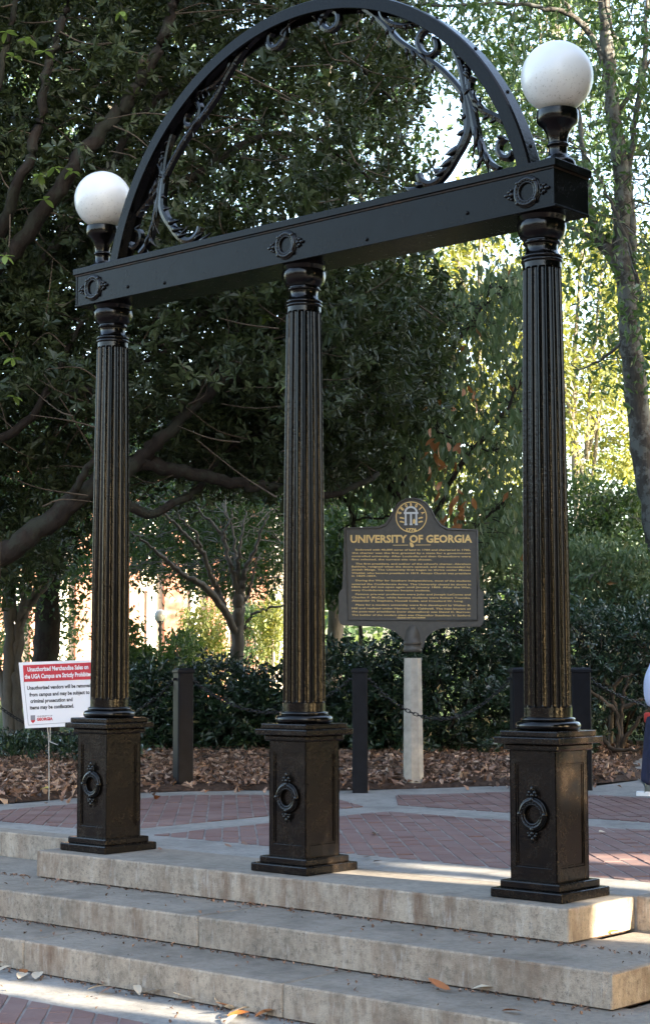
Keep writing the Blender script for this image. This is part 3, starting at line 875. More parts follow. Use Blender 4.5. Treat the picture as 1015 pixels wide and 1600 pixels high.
# small serifs on the heading strokes are suggested by short foot and head bars
bm_obj('heading_lettering', bm, M['mark_gold'], board)
LINES = [("Endowed with 40,000 acres of land in 1784 and chartered in 1785,", 188, 792, 360), ("the charter was the first granted by a state for a government", 170, 792, 377),
 ("controlled university. After Louisville and then Greensboro were", 168, 792, 394), ("first selected, the current site was chosen.", 168, 590, 411),
 ("The first president, and author of the school's charter, Abraham", 188, 792, 434), ("Baldwin, resigned when the doors opened, and was succeeded by", 168, 792, 449),
 ("Josiah Meigs. The University first began to thrive under Moses", 168, 792, 465), ("Waddel, who became president in 1819. Alonzo Church was president", 168, 792, 483), ("in 1829-1859.", 168, 298, 498),
 ("During the War for Southern Independence, most of the students", 188, 792, 522), ("entered the Confederate Army. The University closed its doors in", 168, 792, 541),
 ("1864, and did not open again until January 1866. After the War,", 168, 792, 556), ("many Confederate veterans became students.", 168, 580, 573),
 ("Famous pre-war professors were John and Joseph LeConte and", 188, 790, 594), ("Charles F. McCay, while famous students were Robert Toombs,", 168, 790, 611), ("Alexander H. Stephens, Howell Cobb, and Crawford W. Long.", 168, 752, 628),
 ("Plans for a modern university were first developed by Walter B.", 188, 790, 650), ("Hill and realized under Harmon W. Caldwell. The best known of", 168, 790, 668), ("the post-war presidents (now chancellors) was David C. Barrow.", 168, 790, 685), ("The builder of the modern plant was Chancellor Steadman V. Sanford.", 168, 790, 703)]
bm = bmesh.new()
for s, xa, xb, yy in LINES:
    a = mk(xa, yy+4); b2 = mk(xb, yy+4+(xb-xa)*.010)
    text_into(bm, s, a[0], a[1], 8.6/3.333*ms, b2[0]-a[0], YF, bold=.0004, rot=math.atan2(b2[1]-a[1], b2[0]-a[0]), ext=.002)
a = mk(480, 722); text_into(bm, 'GEORGIA HISTORIC MARKER', a[0], a[1], 5/3.333*ms, 150/3.333*ms, YF, 'CENTER', .0008)
tag(bm_obj('lettering', bm, M['mark_gold'], board), kind='stuff')
# rule with a small state outline
bm = bmesh.new()
for xa, xb in ((386, 466), (504, 584)):
    a = mk(xa, 338); b2 = mk(xb, 335); add_box(bm, a[0], b2[0], YF-.003, YF+.003, a[1]-.002, a[1]+.003)
extrude_outline(bm, [mk(*p) for p in ((474, 324), (486, 325), (496, 338), (494, 347), (484, 350), (477, 343), (474, 334))], YF-.004, YF+.003)
bm_obj('divider', bm, M['mark_gold'], board)
# round seal: gold rings, lettering on the ring, a small silver arch
sc_ = mk(483, 190); sr = 82/3.333*ms
def disc_ring(bm, r0, r1, y0, y1, cx, cz, seg=48):
    V = [[bm.verts.new((cx+r*math.cos(2*PI*i/seg), y, cz+r*math.sin(2*PI*i/seg))) for i in range(seg)] for r, y in ((r0, y1), (r0, y0), (r1, y0), (r1, y1))]
    for A, B in zip(V, V[1:]):
        for i in range(seg): bm.faces.new((A[i], A[(i+1) % seg], B[(i+1) % seg], B[i]))
bm = bmesh.new(); disc_ring(bm, sr*.94, sr, YF-.006, YF+.004, sc_[0], sc_[1])
for i, chh in enumerate('GEORGIA'):
    a = math.radians(90+(3-i)*23.5)
    rr = sr*.70
    text_into(bm, chh, sc_[0]+rr*math.cos(a), sc_[1]+rr*math.sin(a), sr*.20, sr*.15 if chh != 'I' else None, YF-.001, 'CENTER', .003, a-PI/2, .003)
text_into(bm, '1776', sc_[0], sc_[1]-sr*.90, sr*.17, sr*.66, YF-.001, 'CENTER', .002, 0, .003)
for z in (-.05, -.30):
    for sx in (-1, 1):
        tbq = [(sc_[0]+sx*sr*x, sc_[1]+sr*(z+dz)) for x, dz in ((.45, .0), (.62, .06), (.74, .05), (.74, -.02), (.6, -.05), (.45, -.08))]
        extrude_outline(bm, tbq, YF-.003, YF+.003)
extrude_outline(bm, [(sc_[0]+sr*x, sc_[1]+sr*z) for x, z in ((.10, -.42), (.26, -.42), (.26, -.2), (.18, -.10), (.10, -.2))], YF-.005, YF+.003)
bm_obj('seal_ring', bm, M['mark_gold'], board)
bm = bmesh.new()
def rect(x0, x1, z0, z1): add_box(bm, sc_[0]+sr*x0, sc_[0]+sr*x1, YF-.007, YF+.002, sc_[1]+sr*z0, sc_[1]+sr*z1)
for x in (-.36, -.02, .32): rect(x-.055, x+.055, -.42, .20); rect(x-.09, x+.09, -.52, -.42)
rect(-.48, .45, .20, .32)
arcv = [(math.cos(t)*.42-.02, .32+math.sin(t)*.38) for t in np.linspace(0, PI, 13)]; arci = [(math.cos(t)*.30-.02, .32+math.sin(t)*.27) for t in np.linspace(PI, 0, 13)]
extrude_outline(bm, [(sc_[0]+sr*x, sc_[1]+sr*z) for x, z in arcv+arci], YF-.007, YF+.002)
bm_obj('seal_arch', bm, M['mark_silver'], board)

# ---- yard sign on a thin wire stake
M['sign_white'] = simple('sign_white_plastic', (0.74, 0.75, 0.78), 0.5)
M['sign_red'] = simple('sign_red_print', (0.50, 0.018, 0.035), 0.5)
M['sign_black'] = simple('sign_black_print', (0.02, 0.02, 0.025), 0.6)
M['sign_grey'] = simple('sign_grey_print', (0.22, 0.22, 0.25), 0.6)
M['wire'] = simple('stake_wire', (0.38, 0.38, 0.37), 0.45, 0.7)
YP = at_z(77, 1240, 0.06); yd = float((YP-CAM_C) @ CAM_F); ys_ = yd/FPX
yard = thing('yard_sign', 'white and red merchandise sales notice on a thin wire stake in the leaves', 'sign', tuple(YP), facing_frame(YP))
def yk(zx, zy): return ((zx/5.9706-77)*ys_, (1240-(1010+zy/5.9706))*ys_)
# board axes: slightly rotated out of square; corners measured on the visible side, the right part stands behind the column
bTL = np.array(yk(165, 155)); bBL = np.array(yk(232, 767))
ex = np.array(yk(845, 128))-bTL; exl = np.linalg.norm(ex); ex = ex/exl
bw = exl + 60/5.97*ys_; ey = bBL-bTL
def Sg(s, t):  return bTL + ex*bw*s + ey*t          # s 0..1 across, t 0..1 down
bm = bmesh.new(); extrude_outline(bm, [Sg(0, 0), Sg(0, 1), Sg(1, 1), Sg(1, 0)], -.006, .006)
ysb = bm_obj('board', bm, M['sign_white'], yard)
sw = 735.0                                    # zoomed px across the whole board
def Sp(zx, zy):                               # zoomed px (along top edge, down) -> local
    return Sg((zx-165-(zy-155)*.11)/sw, (zy-155+(zx-165)*.038)/612.0)
bm = bmesh.new(); extrude_outline(bm, [Sp(205, 180), Sp(215, 335), Sp(862, 313), Sp(850, 155)], -.0085, -.005)
bm_obj('red_banner', bm, M['sign_red'], ysb)
ro = math.atan2(ex[1], ex[0])
def sline(bm, s, xa, xb, yb, h, y=-.0072, bold=.0016, align='LEFT'):
    a = Sp(xa, yb); text_into(bm, s, a[0], a[1], h/5.97*ys_, (xb-xa)/5.97*ys_, y, 'LEFT', bold, ro)
bm = bmesh.new()
sline(bm, 'Unauthorized Merchandise Sales on', 247, 812, 238, 40, -.0100); sline(bm, 'the UGA Campus are Strictly Prohibited', 222, 846, 306, 40, -.0100)
tag(bm_obj('banner_lettering', bm, M['sign_white'], ysb), kind='stuff')
bm = bmesh.new()
for s, xa, xb, yb in (('Unauthorized vendors will be removed', 246, 838, 408), ('from campus and may be subject to', 268, 826, 470), ('criminal prosecution and', 278, 668, 530), ('items may be confiscated.', 274, 682, 590)):
    sline(bm, s, xa, xb, yb, 34)
tag(bm_obj('lettering', bm, M['sign_black'], ysb), kind='stuff')
bm = bmesh.new(); sline(bm, 'GEORGIA', 338, 486, 695, 26, bold=.002)
extrude_outline(bm, [Sp(284, 668), Sp(286, 702), Sp(304, 718), Sp(323, 700), Sp(321, 668)], -.0080, -.005)
bm_obj('crest_red', bm, M['sign_red'], ysb)
bm = bmesh.new(); sline(bm, 'UNIVERSITY OF', 340, 482, 660, 11, bold=.0006)
extrude_outline(bm, [Sp(281, 645), Sp(282, 690), Sp(324, 688), Sp(322, 643)], -.0090, -.005)
bm_obj('crest_grey', bm, M['sign_grey'], ysb)
bm = bmesh.new()                             # thin rule round the print
for a, b2 in (((215, 335), (262, 735)), ((262, 735), (862, 700))):
    p, q = Sp(*a), Sp(*b2); d = (q-p)/np.linalg.norm(q-p); nn = np.array([-d[1], d[0]])*.0018
    extrude_outline(bm, [p-nn, q-nn, q+nn, p+nn], -.0078, -.005)
bm_obj('border_rule', bm, M['sign_grey'], ysb)
tb = Tubes(); k0 = yk(438, 757); k1 = yk(452, 890); k2 = yk(460, 1340)
tb.add(np.array([(k0[0], .012, k0[1]+.3), (k0[0], .012, k0[1]), (k1[0], .012, k1[1]), (k2[0], .012, k2[1]), (k2[0], .012, -.1)]), [.0055]*5, 5)
tb.add(np.array([(k1[0], .012, k1[1]), (yk(540, 925)[0], .0, yk(540, 925)[1])]), [.005, .004], 5)
tb.add(np.array([(k1[0]+.012, .02, k1[1]+.35), (k1[0]+.01, .02, k1[1])]), [.005, .005], 5)
obj('wire_stake', tb.mesh('wire_stake', M['wire']), yard)

# ---- bollards with chains
def bollard_mesh(w, h):
    bm = bmesh.new()
    s = w/2; c = .010
    oct_ = [(-s+c, -s), (s-c, -s), (s, -s+c), (s, s-c), (s-c, s), (-s+c, s), (-s, s-c), (-s, -s+c)]
    add_prism(bm, oct_, -.3, h-.045)
    return bm
BH = 1.10
def bollard(u, v, z, w, rz, label):
    P = at_z(u, v, z)
    t = thing('bollard', label, 'bollard', tuple(P), facing_frame(P)+rz, 'black chained bollards along the leaf bed')
    bm = bollard_mesh(w, BH-z); bm_obj('post', bm, M['bollard'], t)
    bm = bmesh.new(); h = BH-z
    add_box(bm, -w*.56, w*.56, -w*.56, w*.56, h-.045, h-.015, .006)
    add_prism(bm, [(-w*.5, -w*.5), (w*.5, -w*.5), (w*.5, w*.5), (-w*.5, w*.5)], h-.015, h, .012)
    bm_obj('cap', bm, M['bollard'], t)
    for sx in (-1, 1):
        bm = bmesh.new()
        bmesh.ops.create_cone(bm, segments=8, radius1=.013, radius2=.013, depth=.04, cap_ends=True, matrix=Matrix.Translation((sx*(w*.5+.012), 0, h-.10)) @ Matrix.Rotation(PI/2, 4, 'Y'))
        bm_obj('eye_bolt', bm, M['chain'], t)
    return P
B1 = bollard(286, 1216, 0.10, .150, math.radians(20), 'black square bollard by the hedge between the left and middle columns')
B2 = bollard(562.5, 1233, 0.03, .138, 0.0, 'black square bollard just left of the pale marker post')
B3 = bollard(812, 1222, 0.06, .150, math.radians(12), 'black bollard half hidden behind the left side of the right column')
B4 = bollard(907, 1229, 0.03, .175, math.radians(12), 'black bollard standing just right of the right column')
B0 = at_z(-60, 1205, .1); B5 = B4 + np.array([1.0, 2.6, 0])
link_bm = bmesh.new()
ringv = []
for i in range(12):
    a = 2*PI*i/12; cxx = .013 if math.cos(a) > 0 else -.013
    c0 = np.array([cxx+.014*math.cos(a), .014*math.sin(a), 0]); dr = np.array([math.cos(a), math.sin(a), 0])
    ringv.append([link_bm.verts.new(tuple(c0+dr*.0045*math.cos(b)+np.array([0, 0, .0045*math.sin(b)]))) for b in (0, PI*2/5, PI*4/5, PI*6/5, PI*8/5)])
for i in range(12):
    for j in range(5): link_bm.faces.new((ringv[i][j], ringv[(i+1) % 12][j], ringv[(i+1) % 12][(j+1) % 5], ringv[i][(j+1) % 5]))
for f in link_bm.faces: f.smooth = True
link_me = bpy.data.meshes.new('link'); bmesh.ops.recalc_face_normals(link_bm, faces=link_bm.faces); link_bm.to_mesh(link_me); link_bm.free(); link_me.materials.append(M['chain'])
def chain(a, b2, sag, label):
    a = np.array([a[0], a[1], BH-.10]); b2 = np.array([b2[0], b2[1], BH-.10])
    d = b2-a; L = np.linalg.norm(d); d = d/L; a = a+d*.085; b2 = b2-d*.085; L -= .17
    t = thing('chain', label, 'chain', tuple((a+b2)/2-np.array([0, 0, sag])), 0, 'chains between the bollards')
    o = np.array(t.location)
    s = np.linspace(0, 1, 400); C = a+(b2-a)*s[:, None]; C[:, 2] -= sag*4*s*(1-s)
    cum = np.concatenate([[0], np.cumsum(np.linalg.norm(np.diff(C, axis=0), axis=1))])
    nl = int(cum[-1]/.040)
    for i in range(nl):
        q = (i+.5)/nl*cum[-1]; p = np.array([np.interp(q, cum, C[:, k]) for k in range(3)]); p2 = np.array([np.interp(q+.01, cum, C[:, k]) for k in range(3)])
        T = Vector(p2-p).normalized()
        lk = obj('link', link_me, t, tuple(p-o))
        lk.rotation_mode = 'QUATERNION'
        qx = T.to_track_quat('X', 'Z')
        from mathutils import Quaternion
        lk.rotation_quaternion = qx @ Quaternion((1, 0, 0), PI/2*(i % 2)+.3)
chain(B1, B2, .30, 'dark chain hanging between the two bollards left of the marker')
chain(B2, B3, .36, 'dark chain hanging in front of the pale marker post')
chain(B4, B5, .34, 'dark chain running from the right bollard to behind the walking person')
chain(B0, B1, .52, 'low dark chain sagging behind the merchandise notice at the left')

# ---- old street lamp far behind, in front of the bright building
M['lamp_grey'] = simple('lamp_iron', (0.035, 0.03, 0.03), 0.5)
LP = at_d(250, 1098, 33.0); LP[2] = -0.1
lamp = thing('street_lamp', 'small globe street lamp before the bright brick building', 'street lamp', tuple(LP))
bm = bmesh.new(); add_lathe(bm, [(.16, 0), (.16, .1), (.11, .25), (.09, .4), (.055, .6), (.045, 1.2), (.04, 1.30), (.075, 1.32), (.075, 1.36), (.04, 1.38), (.04, 1.42), (.09, 1.46), (.045, 1.5), (.05, 1.53), (.13, 1.58)], 16)
for v in bm.verts: v.co.x *= .6; v.co.y *= .6
for v in bm.verts: v.co.z *= 2.05/1.58
for f in bm.faces: f.smooth = True
bm_obj('post', bm, M['lamp_grey'], lamp)
bm = bmesh.new(); bmesh.ops.create_uvsphere(bm, u_segments=20, v_segments=14, radius=.125, matrix=Matrix.Translation((0, 0, 2.15)))
bm_obj('globe', bm, M['opal'], lamp, smooth=True)
# ================================================================== BUILDINGS
M['cream'] = simple('cream_stucco', (0.46, 0.39, 0.32), 0.85, nscale=3, var=0.08)
M['win_glass'] = simple('window_glass', (0.03, 0.035, 0.04), 0.08)
M['win_white'] = simple('window_white', (0.75, 0.74, 0.70), 0.6)
M['darkbrick'] = brick_mat('dark_wall_brick', (0.12, 0.065, 0.052), (0.15, 0.08, 0.062), (0.17, 0.095, 0.075))
M['roof'] = simple('roof_slate', (0.09, 0.085, 0.085), 0.8)
def brick_walls(bm, x0, x1, y0, y1, z0, z1): add_box(bm, x0, x1, y0, y1, z0, z1)
def building(name, label, loc, rz, L, D, H, bays, win_rows, wall_mat, pier_mat, panel_mat):
    """front along local X facing -Y"""
    t = thing(name, label, 'building', loc, rz)
    bm = bmesh.new(); add_box(bm, 0, L, .25, D, -.5, H); bm_obj('wall', bm, wall_mat, t)
    bm = bmesh.new(); add_box(bm, -.3, L+.3, -.15, D+.2, H+.003, H+.35, .04); bm_obj('cornice', bm, pier_mat, t)
    bw = L/bays
    for i in range(bays+1):
        w = .55
        bm = bmesh.new(); add_box(bm, i*bw-w/2, i*bw+w/2, 0, .247, -.5, H); bm_obj('pier', bm, pier_mat, t)
    for i in range(bays):
        bm = bmesh.new(); add_box(bm, i*bw+w/2+.003, (i+1)*bw-w/2-.003, .08, .246, -.5, H); 
        for (z0, z1) in win_rows: pass
        bm.free()
        for (z0, z1) in win_rows:
            xa, xb = i*bw+w/2+.35, (i+1)*bw-w/2-.35
            bm = bmesh.new()
            add_box(bm, xa-.1, xb+.1, .12, .246, z0-.12, z0); add_box(bm, xa-.1, xb+.1, .12, .246, z1, z1+.14)
            add_box(bm, xa-.1, xa, .14, .246, z0+.001, z1-.001); add_box(bm, xb, xb+.1, .14, .246, z0+.001, z1-.001)
            add_box(bm, (xa+xb)/2-.03, (xa+xb)/2+.03, .16, .246, z0+.001, z1-.001); add_box(bm, xa+.001, xb-.001, .165, .246, (z0+z1)/2-.03, (z0+z1)/2+.03)
            wn = bm_obj('window', bm, M['win_white'], t)
            bm = bmesh.new(); add_box(bm, xa+.002, xb-.002, .215, .244, z0+.002, z1-.002); bm_obj('pane', bm, M['win_glass'], wn)
    return t
# sunlit brick building with pale bays seen under the crowns
b0 = at_d(-160, 1100, 46.0); b1 = at_d(470, 1100, 50.0)
ang = math.atan2(b1[1]-b0[1], b1[0]-b0[0])
Lb = math.hypot(b1[0]-b0[0], b1[1]-b0[1])
BB = building('brick_building', 'sunlit brick building with pale bays behind the trees', (b0[0], b0[1], -.12), ang, Lb, 9.0, 6.4, 9, [(1.3, 3.2), (4.2, 5.6)], M['cream'], M['wallbrick'], M['cream'])
# shop fronts across the street, behind the viewer (they are mirrored in the black paint)
for i, (x0, L, H, nb, lb, wm) in enumerate(((-46, 26, 8.0, 7, 'brick shop building across the street with tall windows, left of two', M['darkbrick']),
                                           (-19.6, 52, 7.2, 12, 'long brick shop building across the street, right of two', M['darkbrick']))):
    building('shop_building', lb, (x0+L, -31.0, ZS), PI, L, 10.0, H, nb, [(0.7, 2.8), (4.2, 6.0)], wm, M['darkbrick'], M['darkbrick'])
# ================================================================== TREES, HEDGE, LEAVES
def in_poly(u, v, poly):
    r = np.zeros(len(u), bool); n_ = len(poly)
    for i in range(n_):
        (x1, y1), (x2, y2) = poly[i-1], poly[i]
        c = ((y1 > v) != (y2 > v)) & (u < (x2-x1)*(v-y1)/(y2-y1+1e-12)+x1)
        r ^= c
    return r
def lumps(P, scale, seed):
    rg = np.random.default_rng(seed); s = np.zeros(len(P))
    for k in range(7):
        w = rg.normal(0, 1, 3); w *= (scale*rg.uniform(.6, 1.7))/np.linalg.norm(w)
        s += np.sin(P @ w*2*PI + rg.uniform(0, 6.28))
    return s/np.sqrt(3.5)
def volume(poly, d0, d1, n, gap=-9.0, scale=.6, seed=1, zmin=None):
    """random points in a region of the wood (outline seen from the street, between two distances)"""
    us = [p[0] for p in poly]; vs = [p[1] for p in poly]
    out = []; got = 0
    while got < n:
        m = max(2000, n)
        u = RG.uniform(min(us), max(us), m); v = RG.uniform(min(vs), max(vs), m)
        d = (RG.uniform(d0**3, d1**3, m))**(1/3.)
        k = in_poly(u, v, poly); u, v, d = u[k], v[k], d[k]
        P = CAM_C + d[:, None]*(CAM_F + CAM_R*((u-507.5)/FPX)[:, None] + CAM_U*((800-v)/FPX)[:, None])
        if gap > -5: P = P[lumps(P, scale, seed) > gap]
        if zmin is not None: P = P[P[:, 2] > zmin]
        out.append(P); got += len(P)
        if len(out) > 400: break
    return np.concatenate(out)[:n]
def spread(centres, per, r, flat=1.0):
    n = len(centres)*per
    o = RG.normal(0, 1, (n, 3)); o /= np.linalg.norm(o, axis=1, keepdims=True)+1e-9
    o *= (RG.uniform(0, 1, (n, 1))**.5)*r; o[:, 2] *= flat
    return np.repeat(centres, per, 0)+o
def leaf_arrays(P, L, wr, droop=.3, upb=.8, fold=.18, jit=.25, per_clump=None):
    n = len(P)
    t = RG.normal(0, 1, (n, 3)); t /= np.linalg.norm(t, axis=1, keepdims=True)+1e-9
    t[:, 2] -= droop; t /= np.linalg.norm(t, axis=1, keepdims=True)+1e-9
    nn = RG.normal(0, .6, (n, 3)); nn[:, 2] += upb
    s = np.cross(t, nn); s /= np.linalg.norm(s, axis=1, keepdims=True)+1e-9
    nn = np.cross(s, t)
    l = (L*np.clip(RG.normal(1, jit, n), .45, 1.7))[:, None]; w = l*wr*RG.uniform(.8, 1.2, (n, 1))*.5
    b = P-t*l*.5; tip = P+t*l*.5; mid = P - t*l*.05
    V = np.stack([b, mid-s*w+nn*w*fold*2, tip-nn*l*.06, mid+s*w+nn*w*fold*2], 1).reshape(-1, 3)
    i = np.arange(n)[:, None]*4
    Fc = np.concatenate([i+np.array([[0, 2, 1]]), i+np.array([[0, 3, 2]])], 1).reshape(-1, 3)
    return V, Fc
def rosette_arrays(P, k, L, wr, up=.35, fold=.16, jit=.25):
    """whorls of k leaves opening from each twig end in P"""
    n = len(P)
    ax = RG.normal(0, 1, (n, 3)); ax[:, 2] += up*2; ax /= np.linalg.norm(ax, axis=1, keepdims=True)+1e-9
    ref = np.where(np.abs(ax[:, 2:3]) < .9, np.array([[0, 0, 1.0]]), np.array([[1.0, 0, 0]]))
    e1_ = np.cross(ax, ref); e1_ /= np.linalg.norm(e1_, axis=1, keepdims=True); e2_ = np.cross(ax, e1_)
    a = (np.arange(k)[None]*2.4+RG.uniform(0, 6.28, (n, 1))+RG.normal(0, .25, (n, k)))[..., None]
    el = RG.uniform(-.15, .95, (n, k, 1))
    t = (e1_[:, None]*np.cos(a)+e2_[:, None]*np.sin(a))*np.cos(el)+ax[:, None]*np.sin(el)
    t = t.reshape(-1, 3); A = np.repeat(ax, k, 0)
    s_ = np.cross(t, A); s_ /= np.linalg.norm(s_, axis=1, keepdims=True)+1e-9; nn = np.cross(s_, t)
    l = (np.repeat(RG.uniform(.75, 1.25, n), k)*L*np.clip(RG.normal(1, jit, n*k), .4, 1.6))[:, None]; w = l*wr*RG.uniform(.8, 1.2, (n*k, 1))*.5
    b = np.repeat(P, k, 0)+t*l*.08-A*np.tile(np.arange(k), n)[:, None]*L*.07
    tip = b+t*l-A*l*.10; mid = b+t*l*.48
    V = np.stack([b, mid-s_*w+A*w*fold*2, tip, mid+s_*w+A*w*fold*2], 1).reshape(-1, 3)
    i_ = np.arange(n*k)[:, None]*4
    return V, np.concatenate([i_+np.array([[0, 2, 1]]), i_+np.array([[0, 3, 2]])], 1).reshape(-1, 3)
def rosettes(name, centres, per, r, k, L, wr, mat, parent, flat=.8, **kw):
    P = spread(centres, per, r, flat)
    V, Fc = rosette_arrays(P, k, L, wr, **kw)
    rn = np.clip(np.repeat(RG.uniform(0, 1, len(centres)), per*k)*.45+np.repeat(RG.uniform(0, 1, len(P)), k)*.3+RG.uniform(0, 1, len(P)*k)*.25, 0, 1)
    return obj(name, fast_mesh(name, V, Fc, (mat,), {'rnd': np.repeat(rn, 4)}), parent)
def leaves(name, P, L, wr, mat, parent, rnd=None, **k):
    V, Fc = leaf_arrays(P, L, wr, **k)
    if rnd is None: rnd = RG.uniform(0, 1, len(P))
    return obj(name, fast_mesh(name, V, Fc, (mat,), {'rnd': np.repeat(rnd, 4)}), parent)
def twigs(tb, centres, anchors, n, length, r=.006, seg=4, seed=0):
    idx = RG.choice(len(centres), min(n, len(centres)), replace=False)
    A = np.asarray(anchors)
    for i in idx:
        c = centres[i]; d = np.linalg.norm(A-c, axis=1); a = A[RG.choice(np.argsort(d)[:6])]
        v = a-c; L = np.linalg.norm(v)
        if L > 3.5: v *= 3.5/L; L = 3.5
        if L < .1: continue
        e = c+v*min(1, length/L*RG.uniform(.7, 1.5))
        m = (c+e)/2+RG.normal(0, .10*min(L, length), 3)
        tb.add(np.array(catmull([c+RG.normal(0, .03, 3), m, e], 3)), np.linspace(r*.5, r*RG.uniform(.9, 1.8), 7), seg)

def px(*a): return [at_d(u, v, d) for u, v, d in a]
def tree(name, label, base, group=None): return thing(name, label, 'tree', tuple(base), 0, group)
def put(o, root):
    """parts are built in world space; keep them there under their thing"""
    o.matrix_parent_inverse = Matrix.Translation(-root.location)
    return o

# ---------- the big dark evergreen on the left: trunk outside the picture, limbs sweeping behind the arch
mag_base = at_d(-310, 1180, 15.6); mag_base[2] = .08
mag = tree('evergreen_tree', 'large dark evergreen tree with thick limbs sweeping behind the arch', mag_base)
tb = Tubes()
mb = mag_base
trunkq = limb(tb, [mb+np.array([0, 0, -.2]), mb+np.array([.05, 0, .8]), np.array(at_d(-290, 860, 15.6)), np.array(at_d(-240, 500, 15.6)), np.array(at_d(-180, 100, 15.8)), np.array(at_d(-150, -500, 16))], .36, .16, 8, 12)
anchors = [q for q in trunkq[8:]]
def L_(pts, r0, r1, wob=.012, seg=8):
    q = limb(tb, px(*pts), r0, r1, 6, seg, .05, wob); anchors.extend(list(q[1:])); return q
L_([(-290, 880, 15.6), (-120, 905, 15.2), (0, 868, 15), (60, 828, 15), (120, 780, 15), (165, 745, 15.1), (205, 728, 15.2), (250, 729, 15.3), (310, 742, 15.5), (380, 756, 15.7), (440, 762, 15.9), (520, 772, 16.2), (590, 740, 16.6)], .120, .026)
L_([(180, 742, 15.1), (225, 712, 15.2), (258, 680, 15.2), (300, 640, 15.4), (340, 598, 15.6), (352, 572, 15.8), (356, 530, 16), (395, 505, 16.2), (430, 460, 16.4)], .075, .016)
L_([(340, 598, 15.6), (390, 580, 15.9), (450, 560, 16.2), (520, 520, 16.8), (590, 480, 17.4)], .06, .015)
L_([(150, 764, 15), (230, 800, 15.2), (300, 770, 15.6), (330, 735, 16), (370, 690, 16.4), (430, 675, 16.8)], .05, .012)
L_([(110, 790, 15), (130, 740, 14.8), (165, 700, 14.8), (200, 640, 15)], .04, .015)
L_([(-240, 560, 15.6), (-60, 470, 15.2), (20, 395, 14.8), (90, 295, 14.6), (150, 215, 14.6), (200, 160, 14.6), (228, 110, 14.6), (262, 40, 14.6), (292, -60, 14.6)], .082, .045)
L_([(-200, 420, 15.6), (-40, 420, 15), (34, 275, 14.4), (60, 200, 14.4), (72, 120, 14.4), (88, 60, 14.4), (118, -30, 14.4)], .055, .032)
L_([(-60, 330, 15), (-10, 160, 14.6), (12, 60, 14.6), (28, -20, 14.6)], .04, .02)
L_([(60, 420, 15.6), (165, 275, 15.6), (190, 225, 15.6), (235, 165, 15.8), (300, 120, 16)], .05, .025)
L_([(262, 540, 16), (310, 500, 16), (330, 470, 16), (355, 430, 16.2), (370, 380, 16.4)], .055, .02)
L_([(100, 620, 15.8), (180, 590, 15.8), (262, 540, 16), (200, 540, 15.8)], .04, .02)
L_([(330, 470, 16), (380, 485, 16.2), (420, 480, 16.4), (460, 440, 16.6)], .03, .01)
L_([(292, -60, 15.6), (360, -20, 16), (440, 30, 16.4), (540, 90, 17), (620, 160, 17.4)], .05, .012)
L_([(262, 300, 16.2), (340, 250, 16.4), (420, 210, 16.8), (500, 220, 17.2), (600, 300, 17.6)], .045, .012)
L_([(356, 530, 16), (440, 430, 16.8), (520, 380, 17.2), (600, 330, 17.8)], .04, .012)
L_([(450, 560, 16.2), (540, 620, 16.8), (600, 650, 17)], .03, .01)
L_([(-40, 700, 15.4), (40, 660, 15.2), (100, 560, 15.4), (140, 480, 15.6)], .05, .015)
put(obj('trunk', tb.mesh('trunk', M['bark_dark']), mag), mag)
bm = bmesh.new()        # pale ring of a sawn branch
kp = at_d(226, 97, 14.56)
bmesh.ops.create_uvsphere(bm, u_segments=12, v_segments=8, radius=1, matrix=Matrix.Translation(tuple(kp-CAM_F*.055)) @ Matrix.Diagonal((.035, .035, .045, 1)))
put(bm_obj('branch_knot', bm, M['twig'], mag, smooth=True), mag)
mag_poly = [(-640, 420), (-600, 160), (-520, -60), (-380, -220), (-150, -330), (200, -360), (480, -280), (640, -80), (655, 90), (640, 240), (668, 340), (640, 420), (690, 500), (672, 640), (600, 720), (470, 790), (330, 775), (215, 775), (150, 830), (60, 900), (-60, 940), (-300, 930), (-480, 820), (-600, 640)]
cl = np.concatenate([volume(mag_poly, 14.2, 19.5, 4100, -1.1, .45, 3), volume([(-420, -260), (300, -260), (280, 60), (200, 260), (160, 480), (-420, 600)], 15, 19.5, 900), volume([(-420, 330), (640, 380), (690, 500), (672, 640), (600, 720), (470, 790), (215, 775), (60, 880), (-420, 900)], 15, 20, 500), volume([(300, 440), (690, 440), (680, 640), (560, 740), (430, 770), (300, 740)], 15.5, 20, 500)])
_d = (cl-CAM_C) @ CAM_F; _v = 800-FPX*((cl-CAM_C) @ CAM_U)/_d          # the low limbs hang free of leaves on the near side
cl = cl[~((_v > 640) & (_d < 15.6))]
anch = np.array(anchors)
put(rosettes('crown', cl, 8, .28, 7, .082, .43, M['leaf_mag'], mag), mag)
tw = Tubes(); twigs(tw, cl, anch, 1500, .8, .0055)
tx = volume(mag_poly, 14.0, 16.5, 260)     # longer bare twigs in front of the foliage
for c in tx:
    d = RG.normal(0, 1, 3); d[2] = abs(d[2])*.6-.1; d /= np.linalg.norm(d); Lg = RG.uniform(.3, .9)
    tw.add(np.array(catmull([c, c+d*Lg*.5+RG.normal(0, .05, 3), c+d*Lg+RG.normal(0, .06, 3)], 4)), np.linspace(.008, .003, 9), 4)
tag(put(obj('twigs', tw.mesh('twigs', M['twig']), mag), mag), kind='stuff')
